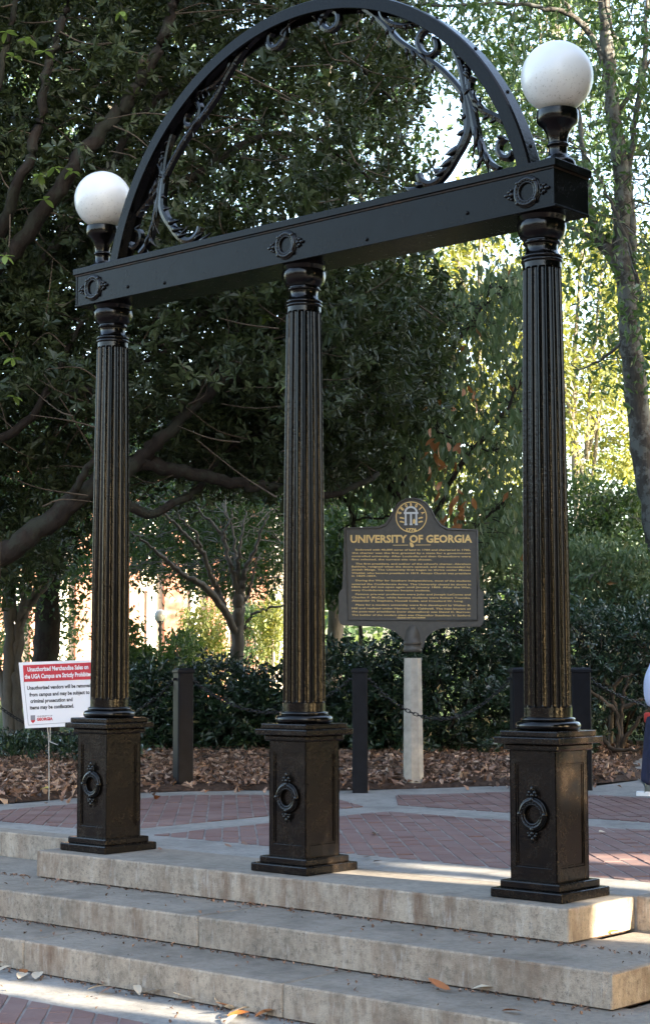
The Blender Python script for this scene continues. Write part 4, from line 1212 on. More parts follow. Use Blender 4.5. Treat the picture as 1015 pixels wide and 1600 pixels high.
# the single big young leaves in lighter green: parts of their own
def leaf_shape(name, L, W, mat, curl=.15, n=6):
    V = []; Fq = []
    for i in range(n+1):
        s = i/n; w = W*.5*math.sin(PI*min(1, s*.97+.015))**.75
        z = -curl*L*s*s
        V += [(-w, s*L, z+w*.25), (0, s*L, z), (w, s*L, z+w*.25)]
    for i in range(n):
        for j in range(2): Fq.append((i*3+j, i*3+j+1, (i+1)*3+j+1, (i+1)*3+j))
    return fast_mesh(name, V, Fq, (mat,), {'rnd': RG.uniform(0, 1, len(V)).mean()*np.ones(len(V))}, smooth=True)
limes = [leaf_shape('leaf', .095, .05, M['leaf_lime'], .2) for _ in range(3)]
for (u, v, d, k) in ((62, 272, 14.0, 5), (85, 262, 14.0, 4), (70, 312, 14.0, 3), (112, 268, 14.0, 5), (10, 50, 14.0, 4), (45, 62, 14.0, 5), (22, 88, 14.0, 4), (70, 80, 14.0, 4), (8, 400, 13.9, 5), (190, 18, 14.2, 3),
                     (415, 495, 15.6, 5), (378, 118, 15.6, 3), (20, 560, 14.4, 4), (22, 620, 14.4, 4), (600, 230, 16.2, 4), (10, 520, 14.2, 3)):
    c = at_d(u, v, d)
    for i in range(k):
        o = obj('leaf', limes[i % 3], mag)
        a = 2*PI*i/k+RG.uniform(-.4, .4)
        o.location = tuple(c-np.array(mag.location)); o.rotation_euler = (RG.uniform(-.9, .4), RG.uniform(-.4, .4), a)

# ---------- generic smaller trees
def stem_tree(name, label, base, limbs, bark_m, clumps, per, rad, L, wr, lmat, ntw=300, twl=.7, group=None, droop=.3, twr=.006, jit=.25, upb=.8, whorl=0):
    t = tree(name, label, base, group)
    tb = Tubes(); anc = []
    for pts, r0, r1 in limbs:
        q = limb(tb, pts, r0, r1, 6, 8, .05, .01); anc += list(q[len(q)//3:])
    put(obj('trunk', tb.mesh('trunk', bark_m), t), t)
    if clumps is not None:
        if whorl: put(rosettes('crown', clumps, per//whorl+1, rad, whorl, L, wr, lmat, t), t)
        rn = np.clip(np.repeat(RG.uniform(0, 1, len(clumps)), per)*.5+RG.uniform(0, 1, len(clumps)*per)*.5, 0, 1)
        if not whorl: put(leaves('crown', spread(clumps, per, rad), L, wr, lmat, t, rnd=rn, droop=droop, jit=jit, upb=upb), t)
        if ntw:
            tw = Tubes(); twigs(tw, clumps, np.array(anc), ntw, twl, twr)
            tag(put(obj('twigs', tw.mesh('twigs', bark_m), t), t), kind='stuff')
    return t
def Z(u, v, z): return at_z(u, v, z)
# crape myrtle with pale fanning limbs, between left and middle columns
d = 21.5
cb = at_d(372, 1075, d); cb[2] = .1
ctop = [px((371, 1060, d), (371, 1000, d), (373, 965, d), (372, 930, d)),
        px((371, 995, d), (352, 955, d-.2), (322, 918, d-.4), (298, 905, d-.5), (272, 886, d-.6), (250, 868, d-.7), (228, 848, d-.8), (205, 832, d-.9)),
        px((350, 948, d), (338, 920, d), (328, 895, d-.1), (316, 862, d-.2), (300, 845, d-.3), (280, 825, d-.4), (262, 808, d-.5), (248, 790, d-.6)),
        px((316, 862, d-.2), (306, 835, d-.3), (290, 820, d-.3), (275, 800, d-.3)),
        px((372, 935, d), (366, 900, d), (358, 880, d), (352, 850, d), (346, 835, d), (330, 815, d), (312, 800, d), (300, 780, d)),
        px((374, 940, d), (372, 905, d+.2), (368, 870, d+.2), (364, 830, d+.2), (350, 800, d+.2)),
        px((378, 935, d), (380, 905, d), (388, 880, d), (400, 855, d), (408, 830, d), (420, 805, d)),
        px((376, 915, d), (372, 890, d), (374, 860, d-.1), (380, 830, d-.1), (385, 800, d)),
        px((380, 945, d), (390, 920, d), (398, 890, d), (402, 870, d)),
        px((378, 985, d), (395, 960, d), (420, 950, d), (455, 945, d)),
        px((352, 850, d), (350, 830, d), (360, 812, d), (362, 795, d))]
crape_cl = volume([(180, 740), (470, 740), (470, 900), (420, 930), (330, 925), (230, 925), (180, 900)], 21.9, 24.6, 460, -.5, .6, 5)
stem_tree('crape_myrtle', 'small tree with pale smooth limbs fanning up between the left and middle columns', cb,
          [(ctop[0], .092, .070)]+[(p, r, .010) for p, r in zip(ctop[1:], (.055, .046, .024, .040, .038, .042, .032, .022, .022, .022))], M['bark_grey'], crape_cl, 14, .22, .075, .45, M['leaf_mid'], 300, .6)
# leaning thin-limbed tree at the far left with a thick dark trunk behind
d = 20.5
cb2 = at_d(28, 1150, d); cb2[2] = .1
stem_tree('crape_myrtle', 'multi-stemmed small tree with grey limbs at the far left beside the notice', cb2,
          [(px((16, 1150, d), (14, 1090, d), (15, 1000, d), (12, 930, d), (8, 890, d), (2, 850, d), (-8, 780, d)), .085, .03),
           (px((28, 1150, d), (24, 1060, d), (26, 1000, d), (34, 960, d), (48, 935, d), (66, 905, d), (85, 880, d), (95, 855, d), (105, 825, d)), .06, .015),
           (px((30, 1150, d), (30, 1040, d), (34, 985, d), (40, 960, d), (60, 930, d), (80, 905, d), (100, 870, d), (115, 840, d)), .05, .012),
           (px((34, 960, d), (38, 900, d), (44, 870, d), (54, 840, d), (66, 800, d)), .035, .010),
           (px((34, 1000, d), (22, 950, d), (20, 900, d), (16, 850, d), (26, 800, d)), .035, .010),
           (px((18, 1120, d), (5, 1080, d), (-10, 1000, d), (-20, 930, d)), .06, .03)], M['bark_grey'],
          volume([(-120, 760), (140, 770), (140, 900), (60, 930), (-120, 940)], 19.5, 23, 240, -.4, .6, 8), 14, .22, .07, .45, M['leaf_mid'], 160, .6)
d = 25
tbk = at_d(72, 1130, d); tbk[2] = 0
stem_tree('shade_tree', 'tree with a thick straight dark trunk behind the white notice', tbk,
          [(px((72, 1140, d), (72, 1050, d), (74, 960, d), (78, 900, d), (82, 820, d), (95, 700, d)), .20, .15),
           (px((78, 880, d), (130, 800, d), (200, 740, d)), .09, .04), (px((76, 900, d), (40, 820, d), (-40, 740, d)), .09, .04),
           (px((62, 1140, d), (62, 1050, d), (64, 980, d)), .10, .08)], M['bark_dark'],
          np.concatenate([volume([(-200, 640), (480, 640), (470, 800), (430, 905), (350, 918), (190, 905), (140, 905), (110, 940), (40, 940), (-200, 945)], 24, 29, 1250, -1.0, .5, 12)]), 26, .38, .10, .45, M['leaf_mid'], 400, 1.0)
# bushy sunlit small trees among the building's bays
for i, (u, v, w, h, dd, lb) in enumerate(((186, 1030, 26, 70, 27, 'leafy shrub with pale green leaves just right of the left column'), (333, 1010, 16, 62, 38, 'yellow green small tree before the pale bays of the building'),
                                       (398, 995, 24, 42, 38, 'yellow green bush in front of the building window'), (70, 1010, 60, 70, 34, 'light green small tree behind the thick dark trunk'), (-10, 1010, 40, 80, 36, 'light green bush at the left edge of the view'),
                                       (228, 1062, 20, 36, 27, 'small pale green shrub at the foot of the far street lamp'), (280, 1045, 26, 45, 30, 'dark leafy shrub behind the left bollard, in front of the pale building'), (301, 1010, 9, 70, 38, 'thin yellow green sapling between the pale bays of the building'), (424, 1000, 14, 60, 36, 'yellow green shrub close to the left side of the middle column'))):
    c = volume([(u-w, v-h), (u+w, v-h), (u+w*.8, v+h), (u-w*.8, v+h)], dd-.8, dd+.8, 90, -.3, .8, 30+i)
    bb = at_d(u, v+h, dd); bb[2] = -.1
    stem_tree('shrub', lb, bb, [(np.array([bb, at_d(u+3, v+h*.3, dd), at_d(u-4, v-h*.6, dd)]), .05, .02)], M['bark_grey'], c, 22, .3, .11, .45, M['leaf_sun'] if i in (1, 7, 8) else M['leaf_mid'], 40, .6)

# ---------- drooping-leaved small tree behind the marker, with autumn leaves
d = 18.8
db = at_d(640, 1150, d); db[2] = .15
dog_poly = [(520, 640), (560, 520), (640, 480), (690, 420), (760, 440), (835, 430), (840, 640), (832, 830), (790, 900), (740, 860), (690, 800), (640, 790), (560, 800), (510, 760)]
dcl = volume(dog_poly, 17.8, 21.0, 620, -.35, .7, 17)
dog = stem_tree('dogwood_tree', 'slender tree with dark stems and drooping green leaves behind the marker', db,
          [(px((640, 1150, d), (640, 950, d), (628, 800, d), (612, 762, d), (600, 725, d), (592, 690, d), (588, 650, d)), .06, .02), (px((632, 850, d), (631, 780, d), (630, 720, d), (632, 680, d), (645, 620, d), (690, 560, d)), .035, .012),
           (px((560, 900, d), (548, 800, d), (530, 775, d), (510, 755, d), (496, 740, d)), .03, .012), (px((640, 950, d), (690, 780, d), (740, 700, d), (790, 640, d), (830, 560, d)), .04, .012),
           (px((645, 620, d), (680, 670, d), (720, 690, d), (760, 705, d)), .015, .008), (px((645, 1000, d), (720, 850, d), (800, 770, d)), .03, .01), (px((632, 800, d), (590, 810, d), (560, 812, d), (530, 830, d)), .015, .008),
           (px((690, 560, d), (740, 500, d), (770, 440, d)), .015, .008)], M['bark_dark'], dcl, 13, .30, .115, .42, M['leaf_dog'], 500, .6, droop=1.6, twr=.0045)
autm = [leaf_shape('leaf', .12, .055, M['leaf_autumn'], .25) for _ in range(4)]
for m_a in autm:
    at_ = m_a.attributes['rnd']; at_.data.foreach_set('value', np.full(len(m_a.vertices), RG.uniform(0, 1), dtype=np.float32))
for (u, v, su, sv, k) in ((700, 740, 26, 45, 15), (715, 785, 22, 20, 15), (680, 718, 10, 14, 6), (735, 620, 12, 20, 6), (675, 700, 8, 20, 6), (700, 818, 20, 10, 10), (850, 700, 10, 30, 6), (690, 640, 30, 30, 6)):
    for i in range(k):
        o = obj('leaf', autm[i % 4], dog)
        o.location = tuple(at_d(u+RG.normal(0, su*.6), v+RG.normal(0, sv*.6), d-.9+RG.normal(0, .25))-np.array(dog.location))
        o.rotation_euler = (-PI/2+RG.normal(0, .45), RG.normal(0, .4), RG.uniform(0, 2*PI))

# ---------- tall pale-barked tree on the right
d = 24.5
rb = at_d(1065, 1080, d); rb[2] = .1
rl = [(px((1070, 1090, d), (1040, 900, d), (1020, 800, d), (1003, 700, d), (992, 600, d), (984, 520, d), (976, 440, d), (968, 395, d), (972, 340, d), (970, 270, d), (958, 180, d), (950, 90, d), (942, 0, d), (936, -120, d)), .205, .075),
      (px((966, 420, d), (950, 392, d), (936, 372, d), (925, 345, d), (918, 310, d), (912, 250, d+.4), (900, 150, d+.6)), .10, .03), (px((955, 400, d), (930, 378, d), (905, 362, d), (885, 350, d), (850, 330, d)), .06, .015),
      (px((976, 430, d), (985, 400, d), (985, 340, d), (980, 280, d), (990, 200, d), (1005, 100, d), (1010, 0, d)), .085, .03),
      (px((1000, 470, d-.4), (990, 420, d-.6), (978, 375, d-.7), (960, 330, d-.7), (945, 300, d-.7), (930, 270, d-.7), (910, 235, d-.8)), .035, .012),
      (px((945, 90, d), (900, 30, d), (850, 12, d), (780, 5, d), (660, 8, d), (560, -5, d)), .05, .012), (px((950, 120, d), (920, 50, d), (890, 20, d), (860, -40, d)), .05, .02),
      (px((955, 190, d), (1000, 120, d), (1030, 60, d)), .04, .015), (px((984, 520, d), (940, 560, d), (900, 580, d)), .03, .01), (px((960, 60, d-.3), (952, 40, d-.4), (940, -20, d-.4)), .02, .02)]
rp1 = [(560, -120), (800, -240), (1020, -260), (1150, -120), (1190, 80), (1160, 300), (1090, 470), (1000, 640), (900, 560), (880, 420), (800, 380), (730, 400), (745, 300), (735, 160), (640, 90), (600, -20)]
rcl = volume(rp1, 22.5, 27.5, 840, .0, .55, 23)
stem_tree('tall_tree', 'tall leaning tree with pale lichen bark at the right edge of the view', rb, rl, M['bark_pale'], rcl, 21, .36, .13, .42, M['leaf_mid'], 420, 1.0, droop=.5)

# ---------- sunlit trees further back on the right, dark fill on the left, woods beyond
def back_tree(label, u, v_top, v_bot, w, d0, d1, n, per, L, mat, seed, gap=-.3, trunk_r=.16, group=None, name='back_tree'):
    dm = (d0+d1)/2
    b = at_d(u, 1080, dm); b[2] = -.1
    top = at_d(u+RG.uniform(-20, 20), v_top, dm)
    lm = [(np.array([b, b*.7+top*.3+RG.normal(0, .15, 3), b*.35+top*.65+RG.normal(0, .2, 3), top]), trunk_r, .03)]
    for k in range(7):
        f = RG.uniform(.3, .8); s = b*(1-f)+top*f
        e = at_d(u+RG.uniform(-w, w), v_top+(v_bot-v_top)*RG.uniform(.05, .8), dm+RG.uniform(-1, 1))
        lm.append((np.array([s, (s+e)/2+np.array([0, 0, .25]), e]), trunk_r*.4, .02))
    poly = [(u-w*.55, v_top), (u+w*.5, v_top-10), (u+w, v_top+(v_bot-v_top)*.3), (u+w*.95, v_bot-40), (u+w*.4, v_bot), (u-w*.5, v_bot-10), (u-w, v_bot-60), (u-w*.95, v_top+(v_bot-v_top)*.35)]
    c = volume(poly, d0, d1, n, gap, .4, seed)
    return stem_tree(name, label, b, lm, M['bark_grey'], c, per, .42, L, .5, mat, 120, 1.2, group, jit=.3)
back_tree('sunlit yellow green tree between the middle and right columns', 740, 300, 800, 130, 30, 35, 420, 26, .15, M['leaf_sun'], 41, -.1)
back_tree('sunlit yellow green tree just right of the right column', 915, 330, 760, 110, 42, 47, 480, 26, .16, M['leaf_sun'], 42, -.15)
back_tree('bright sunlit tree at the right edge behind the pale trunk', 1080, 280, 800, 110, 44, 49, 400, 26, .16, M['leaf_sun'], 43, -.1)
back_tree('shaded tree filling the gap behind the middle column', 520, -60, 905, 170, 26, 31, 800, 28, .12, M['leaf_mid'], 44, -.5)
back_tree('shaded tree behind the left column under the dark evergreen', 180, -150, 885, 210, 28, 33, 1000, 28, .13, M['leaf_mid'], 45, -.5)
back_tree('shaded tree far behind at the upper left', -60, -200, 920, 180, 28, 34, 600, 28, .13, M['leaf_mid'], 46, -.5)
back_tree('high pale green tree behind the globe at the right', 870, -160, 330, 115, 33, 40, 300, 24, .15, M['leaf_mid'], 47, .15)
# low understory on the right: mid-green bushes in front of the sunlit wood
for i, (u, v, w, h, dd, n, lb, mt) in enumerate(((945, 810, 75, 62, 26, 210, 'fresh green bush above the hedge right of the right column', 'leaf_mid'), (1050, 830, 70, 70, 26.5, 180, 'fresh green bush at the right edge above the hedge', 'leaf_mid'),
                                       (800, 850, 60, 70, 24, 170, 'green bush left of the right column above the hedge', 'leaf_dog'), (950, 910, 90, 60, 22.5, 260, 'dull green bush with drooping leaves on top of the right hedge', 'leaf_dog'), (560, 860, 60, 60, 23, 170, 'shaded bush behind the left edge of the marker', 'leaf_mid'))):
    c = volume([(u-w*.7, v-h), (u+w*.7, v-h*.9), (u+w, v), (u+w*.9, v+h*1.3), (u-w*.9, v+h*1.3), (u-w, v-h*.1)], dd-.8, dd+.8, n, -.35, .8, 60+i)
    bb = at_d(u, v+h*1.2, dd); bb[2] = .05
    stem_tree('bush', lb, bb, [(np.array([bb, at_d(u+5, v+h*.4, dd), at_d(u-6, v-h*.5, dd)]), .035, .012)], M['bark_grey'], c, 22, .26, .10, .42, M[mt], 60, .5, droop=.8)

# ---------- hedge: a row of glossy shrubs, each its own plant
hedge_specs = [(250, 1042, 1192, 62, 19.6), (335, 1028, 1190, 70, 19.4), (430, 1045, 1192, 75, 19.2), (530, 1000, 1198, 75, 19.0), (610, 1000, 1200, 80, 18.9), (700, 965, 1202, 80, 19.0), (780, 930, 1190, 75, 19.6), (860, 925, 1180, 80, 20.0), (950, 935, 1172, 85, 20.8), (1040, 930, 1165, 80, 21.5), (985, 1000, 1150, 110, 23.2), (1075, 1000, 1150, 80, 23.4)]
hl = ['glossy hedge shrub beside the left column, lowest at the leaf bed', 'glossy hedge shrub behind the left bollard', 'glossy hedge shrub directly behind the middle column', 'glossy hedge shrub right of the middle column, under the left edge of the marker', 'glossy hedge shrub behind the marker post, left side',
      'glossy hedge shrub right of the marker post', 'glossy hedge shrub left of the right column', 'glossy hedge shrub hidden partly by the right column', 'glossy hedge shrub with bare woody stems right of the right column', 'glossy hedge shrub behind the walking person', 'dark hedge shrub in the second row behind the bare stems', 'dark hedge shrub in the second row at the far right edge']
for i, (u, vt, vb, w, dd) in enumerate(hedge_specs):
    bare = 60 if i in (8, 9) else 0
    poly = [(u-w, vt+35), (u-w*.6, vt+8), (u-w*.1, vt), (u+w*.5, vt+10), (u+w, vt+30), (u+w*1.1, (vt+vb)/2), (u+w*.9, vb-12-bare), (u-w*.9, vb-8-bare), (u-w*1.1, (vt+vb)/2)]
    c = volume(poly, dd-.75, dd+1.0, 260, -.75, 1.0, 80+i, zmin=.12)
    b = at_z(u, vb-15, .1)
    lm = []
    for k in range(9):
        e = at_d(u+RG.uniform(-w, w), RG.uniform(vt+30, (vt+vb)/2+20), dd+RG.uniform(-.4, .6))
        s = b+np.array([RG.normal(0, .16), RG.normal(0, .16), -.05])
        lm.append((np.array([s, s*.6+e*.4+RG.normal(0, .07, 3), e]), .022, .008))
    stem_tree('hedge_shrub', hl[i], b, lm, M['twig'] if bare else M['bark_dark'], c, 26, .20, .068, .46, M['leaf_hedge'], 110, .4, 'hedge along the leaf bed', droop=.2, twr=.004, whorl=6)
# woody bare stems under the right end of the hedge
wb = at_z(968, 1168, .1)
tb = Tubes()
for pts in ([(966, 1170, 20.0), (964, 1120, 20.0), (955, 1085, 20), (940, 1060, 20)], [(970, 1170, 20), (985, 1140, 19.9), (1005, 1115, 19.8), (1020, 1100, 19.8)], [(972, 1166, 20), (968, 1120, 20.1), (975, 1080, 20.1), (985, 1050, 20.2)],
            [(940, 1150, 20), (955, 1170, 19.8), (990, 1172, 19.6), (1010, 1162, 19.5)], [(958, 1110, 19.8), (930, 1085, 19.7), (915, 1080, 19.7)], [(975, 1105, 19.9), (1000, 1095, 19.8), (1015, 1090, 19.8)], [(955, 1085, 20), (968, 1060, 19.9), (990, 1055, 19.8)]):
    limb(tb, px(*pts), .030, .012, 6, 7, .06, .01)
wt = thing('bare_stems', 'tangle of bare woody stems under the right end of the hedge', 'shrub', tuple(wb))
put(obj('stem', tb.mesh('stem', M['twig']), wt), wt)

# ---------- low dark ground cover at the left
gc = volume([(-300, 1156), (-60, 1150), (200, 1150), (235, 1170), (225, 1192), (100, 1196), (-60, 1198), (-300, 1196)], 17.0, 22.0, 900)
gc[:, 2] = np.clip(gc[:, 2], .16, .42)
tag(leaves('ground_cover', spread(gc, 22, .20, .5), .07, .4, M['leaf_hedge'], None, droop=-.2), 'low dark green ground cover at the left behind the leaf bed', 'ground cover', kind='stuff')

# ---------- dry leaves on the bed
n = 34000
u = RG.uniform(-340, 1080, n*2); v = RG.uniform(1160, 1262, n*2)
Pl = np.array([at_z(a, b_, .12) for a, b_ in zip(u, v)])
keep = []
for p in Pl:
    if p[1] > 24 or len(keep) >= n: continue
    h, s = bed_height(p[0], p[1])
    dens = min(1, max(.10, (s-.03)/.55)) if s > .03 else (.018 if s > -.35 else 0)
    if RG.uniform() < dens: keep.append((p[0], p[1], (h if s > .03 else max(h, .004))+.012+RG.uniform(0, .035)*min(1, s)))
keep = np.array(keep)
V, Fc = leaf_arrays(keep, .077, .46, droop=0, upb=2.2, fold=.5, jit=.42)
tag(obj('leaf_litter', fast_mesh('leaf_litter', V, Fc, (M['leaf_dry'],), {'rnd': np.repeat(RG.uniform(0, 1, len(keep))**1.2, 4)})), 'thick layer of dry brown leaves on the bed before the hedge', 'leaf litter', kind='stuff')

n = 1500
x = RG.uniform(-3.5, 2.6, n); w_ = RG.choice(3, n)
yb_ = np.choose(w_, [-.3098, -.80, -1.235]); zb_ = np.choose(w_, [-RISE, -2*RISE, ZS])
y = yb_-np.abs(RG.normal(0, .035, n))-.004
far_ = RG.uniform(0, 1, n) < .12; y = np.where(far_, yb_-RG.uniform(.02, .42, n), y)
V, Fc = leaf_arrays(np.stack([x, y, zb_+.005], 1), .018, .55, droop=0, upb=3, fold=.4, jit=.7)
tag(obj('leaf_crumbs', fast_mesh('leaf_crumbs', V, Fc, (M['leaf_dry'],), {'rnd': np.repeat(RG.uniform(0, .7, n), 4)})), 'crumbs of dry leaf and grit along the feet of the risers', 'leaf crumbs', kind='stuff')
tb = Tubes()
for q in keep[RG.choice(len(keep), 170, replace=False)]:
    a = RG.uniform(0, PI); Lg = RG.uniform(.08, .35); dv = np.array([math.cos(a)*Lg, math.sin(a)*Lg, 0])
    tb.add(np.array([q-dv/2+[0, 0, .03], q+RG.normal(0, .02, 3)*[1, 1, .3]+[0, 0, .035], q+dv/2+[0, 0, .03]]), [.005, .004, .002], 4)
tag(obj('fallen_sticks', tb.mesh('fallen_sticks', M['twig'])), 'thin fallen sticks scattered through the leaf litter', 'sticks', kind='stuff')

# ---------- woods on the horizon
wd = []
for k in range(1500):
    uu = RG.uniform(-700, 1900); dd = RG.uniform(62, 95)
    p = at_d(uu, 1000, dd); p[2] = RG.uniform(0, 1)**.8*(9+3*math.sin(uu*.013))
    wd.append(p)
tag(leaves('distant_woods', spread(np.array(wd), 26, 1.4), .42, .6, M['leaf_mid'], None), 'distant sunlit woods behind everything', 'woods', kind='stuff')

# ---------- unseen trees added at the right to shade the arch, gapped for sun patches
lit = []
def strip(poly, z, n_):
    xs_ = [p[0] for p in poly]; ys__ = [p[1] for p in poly]; k = 0
    while k < n_:
        x, y = RG.uniform(min(xs_), max(xs_)), RG.uniform(min(ys__), max(ys__))
        if in_poly(np.array([x]), np.array([y]), poly)[0]: lit.append((x, y, z)); k += 1
def ray_line(pts, z, w=.015, n_=120):
    Q = np.array(catmull([np.array([x, y, z]) for x, y in pts], 12))
    for k in range(n_):
        q = Q[RG.integers(len(Q))]; lit.append((q[0]+RG.normal(0, .03), q[1]+RG.normal(0, w), z))
strip([(.85, 1.50), (1.1, 1.46), (3.4, 1.48), (3.4, 2.4), (1.3, 1.92)], 0, 2600)
ray_line([(1.3, .64), (2.2, .68), (3.2, .70)], 0, .03, 300)
ray_line([(.25, .04), (.7, .17), (1.2, .25)], 0, .008, 200)
ray_line([(.5, .61), (.95, .62)], 0, .005, 60)
ray_line([(-1.7, -1.82), (-.75, -1.60), (.0, -1.49), (.66, -1.445)], ZS, .012, 700)
strip([(2.1, .13), (2.5, .14), (2.5, .19), (2.1, .18)], -RISE, 150)
for y_, z_ in ((.035, -.05), (.03, -.13), (.17, -.10)):
    for k in range(5): lit.append((1.95, y_+RG.normal(0, .006), z_+RG.normal(0, .012)))
for k in range(6): lit.append((1.774, RG.uniform(-.04, 0), RG.uniform(.52, .64)))
for k in range(6): lit.append((1.83, RG.uniform(.06, .15), RG.uniform(.77, .80)))
for k in range(500): lit.append((RG.uniform(-40, 0), RG.uniform(21, 40), RG.uniform(1, 8)))
lit = np.array(lit)
SD = SUN_DIR
e1 = np.cross(SD, [0, 0, 1.0]); e1 /= np.linalg.norm(e1); e2 = np.cross(e1, SD)
lit2 = np.stack([lit @ e1, lit @ e2], 1)
CELL = .02                                   # gaps cut through the added crowns to place the sun patches
lo = lit2.min(0)-.3; dims = np.ceil((lit2.max(0)+.3-lo)/CELL).astype(int)+1
gapmap = np.zeros(dims, bool)
rr_ = int(.06/CELL); offs = [(a, b_) for a in range(-rr_, rr_+1) for b_ in range(-rr_, rr_+1) if a*a+b_*b_ <= rr_*rr_]
cells_ = ((lit2-lo)/CELL).astype(int)
for a, b_ in offs: gapmap[cells_[:, 0]+a, cells_[:, 1]+b_] = True
def blocks_gap(pts_):
    c_ = ((np.stack([pts_ @ e1, pts_ @ e2], 1)-lo)/CELL).astype(int)
    inside = (c_ >= 0).all(1) & (c_ < np.array(dims)).all(1)
    out = np.zeros(len(pts_), bool); out[inside] = gapmap[c_[inside, 0], c_[inside, 1]]
    return out
M['leaf_unseen'] = M['leaf_mid']
specs = [((11.5, -4.2), 11.0, 'unseen leafy tree added for shade beside the pavement right of the camera, nearest the road'), ((12.5, .2), 14.0, 'leafy tree added for shade right of the steps, outside the view'), ((11.0, 4.2), 14.5, 'leafy tree added for shade right of the plaza, outside the view'),
         ((12.5, 8.4), 15.0, 'leafy tree added for shade right of the brick plaza, outside the view'), ((10.5, 12.6), 15.0, 'leafy tree added for shade furthest back to the right of the plaza, outside the view'), ((8.5, 16.6), 14.0, 'tall leafy tree added for shade at the far right of the lawn, outside the view')]
for i, ((tx_, ty_), Ht, lb) in enumerate(specs):
    c = RG.normal(0, 1, (1500, 3)); c /= np.linalg.norm(c, axis=1, keepdims=True); c *= RG.uniform(0, 1, (1500, 1))**(1/2.6)
    c = c*np.array([3.4, 2.7, Ht*.62]) + np.array([tx_, ty_, Ht*.60-.2])
    c = c[c[:, 2] > -.2]
    P = spread(c, 26, .42)
    Vl, Fl = leaf_arrays(P, .34, .6)
    ok = np.ones(len(P), bool)
    c4 = [Vl[k::4] for k in range(4)]
    for wa in ((1, 0, 0, 0), (0, 1, 0, 0), (0, 0, 1, 0), (0, 0, 0, 1), (.5, 0, .5, 0), (.5, .5, 0, 0), (0, .5, .5, 0), (0, 0, .5, .5), (.5, 0, 0, .5), (.25, .25, .25, .25), (.3, 0, .3, .4), (.3, .4, .3, 0), (.7, .1, .1, .1), (.1, .1, .7, .1)):
        ok &= ~blocks_gap(sum(w_*p_ for w_, p_ in zip(wa, c4)))
    Vl = Vl.reshape(-1, 4, 3)[ok].reshape(-1, 3); nl = int(ok.sum())
    ii = np.arange(nl)[:, None]*4; Fl = np.concatenate([ii+np.array([[0, 2, 1]]), ii+np.array([[0, 3, 2]])], 1).reshape(-1, 3)
    b = np.array([tx_, ty_, ZS if ty_ < .2 else -.1])
    t = tree('added_shade_tree', lb, b, 'unseen trees added to shade the plaza')
    tb = Tubes(); limb(tb, [b, b+np.array([.1, 0, 1.5]), b+np.array([0, .1, Ht*.8])], .2, .06)
    put(obj('trunk', tb.mesh('trunk', M['bark_grey']), t), t)
    put(obj('crown', fast_mesh('crown', Vl, Fl, (M['leaf_unseen'],), {'rnd': np.repeat(RG.uniform(0, 1, nl), 4)}), t), t)
# ================================================================== FALLEN LEAVES, PERSON
FL = {}
for nm in ('leaf_rust', 'leaf_pale', 'leaf_dry', 'leaf_yellow'):
    FL[nm] = [leaf_shape('fallen_leaf', RG.uniform(.10, .14), RG.uniform(.040, .055), M[nm], c_) for c_ in (.25, -.22, .12)]
def fallen(u, v, z, kind, label, scale=1.0, rz=None, group='dry leaves fallen on the steps and paving'):
    P = at_z(u, v, z)
    ki = random.randrange(3)
    o = bpy.data.objects.new('fallen_leaf', FL[kind][ki]); COL.objects.link(o)
    o.location = (P[0], P[1], z+.006+(.026, .006, .014)[ki]*scale); o.scale = (scale,)*3
    o.rotation_euler = (random.gauss(.05, .08), random.gauss(0, .18), rz if rz is not None else random.uniform(0, 2*PI))
    tag(o, label, 'leaf', group)
s0 = 'curled dry leaf among the litter on the strip below the bottom step'
rows = [(22, 1511, 'leaf_rust'), (18, 1517, 'leaf_pale'), (46, 1518, 'leaf_rust'), (38, 1521, 'leaf_rust'), (66, 1519, 'leaf_pale'), (40, 1526, 'leaf_pale'), (62, 1525, 'leaf_pale'), (100, 1526, 'leaf_pale'), (112, 1528, 'leaf_dry'), (126, 1532, 'leaf_rust'), (143, 1536, 'leaf_pale'), (160, 1541, 'leaf_dry'),
        (192, 1544, 'leaf_pale'), (170, 1550, 'leaf_pale'), (212, 1549, 'leaf_pale'), (217, 1555, 'leaf_pale'), (182, 1551, 'leaf_dry'), (285, 1559, 'leaf_rust'), (297, 1562, 'leaf_dry'), (308, 1565, 'leaf_pale'), (326, 1563, 'leaf_dry'), (333, 1566, 'leaf_rust'),
        (345, 1578, 'leaf_pale'), (360, 1580, 'leaf_pale'), (366, 1585, 'leaf_pale'), (375, 1577, 'leaf_rust'), (390, 1588, 'leaf_rust'), (358, 1592, 'leaf_pale'), (371, 1595, 'leaf_pale'), (420, 1584, 'leaf_dry'), (433, 1588, 'leaf_rust'), (448, 1591, 'leaf_dry'), (466, 1593, 'leaf_rust'), (496, 1592, 'leaf_pale')]
ORD = ['first', 'second', 'third', 'fourth', 'fifth', 'sixth', 'seventh', 'eighth', 'ninth', 'tenth', 'eleventh', 'twelfth', 'thirteenth', 'fourteenth', 'fifteenth', 'sixteenth', 'seventeenth']
rank = {}
for u, v, k in sorted(rows):
    rank[k] = rank.get(k, -1)+1
    fallen(u, v, ZS+.004, k, ORD[rank[k]]+' '+{'leaf_rust': 'rust brown', 'leaf_pale': 'pale', 'leaf_dry': 'dull brown'}[k]+' dry leaf from the left below the bottom step', RG.uniform(.8, 1.2))
fallen(368, 1484, -2*RISE, 'leaf_rust', 'long orange leaf against the second riser left of the middle', .9, 1.2)
fallen(388, 1489, -2*RISE, 'leaf_dry', 'dark thin leaf beside the orange one at the second riser', .8, 1.3)
fallen(703, 1551, -2*RISE, 'leaf_rust', 'single orange brown leaf in the middle of the bottom tread, right part', .9, 1.5)
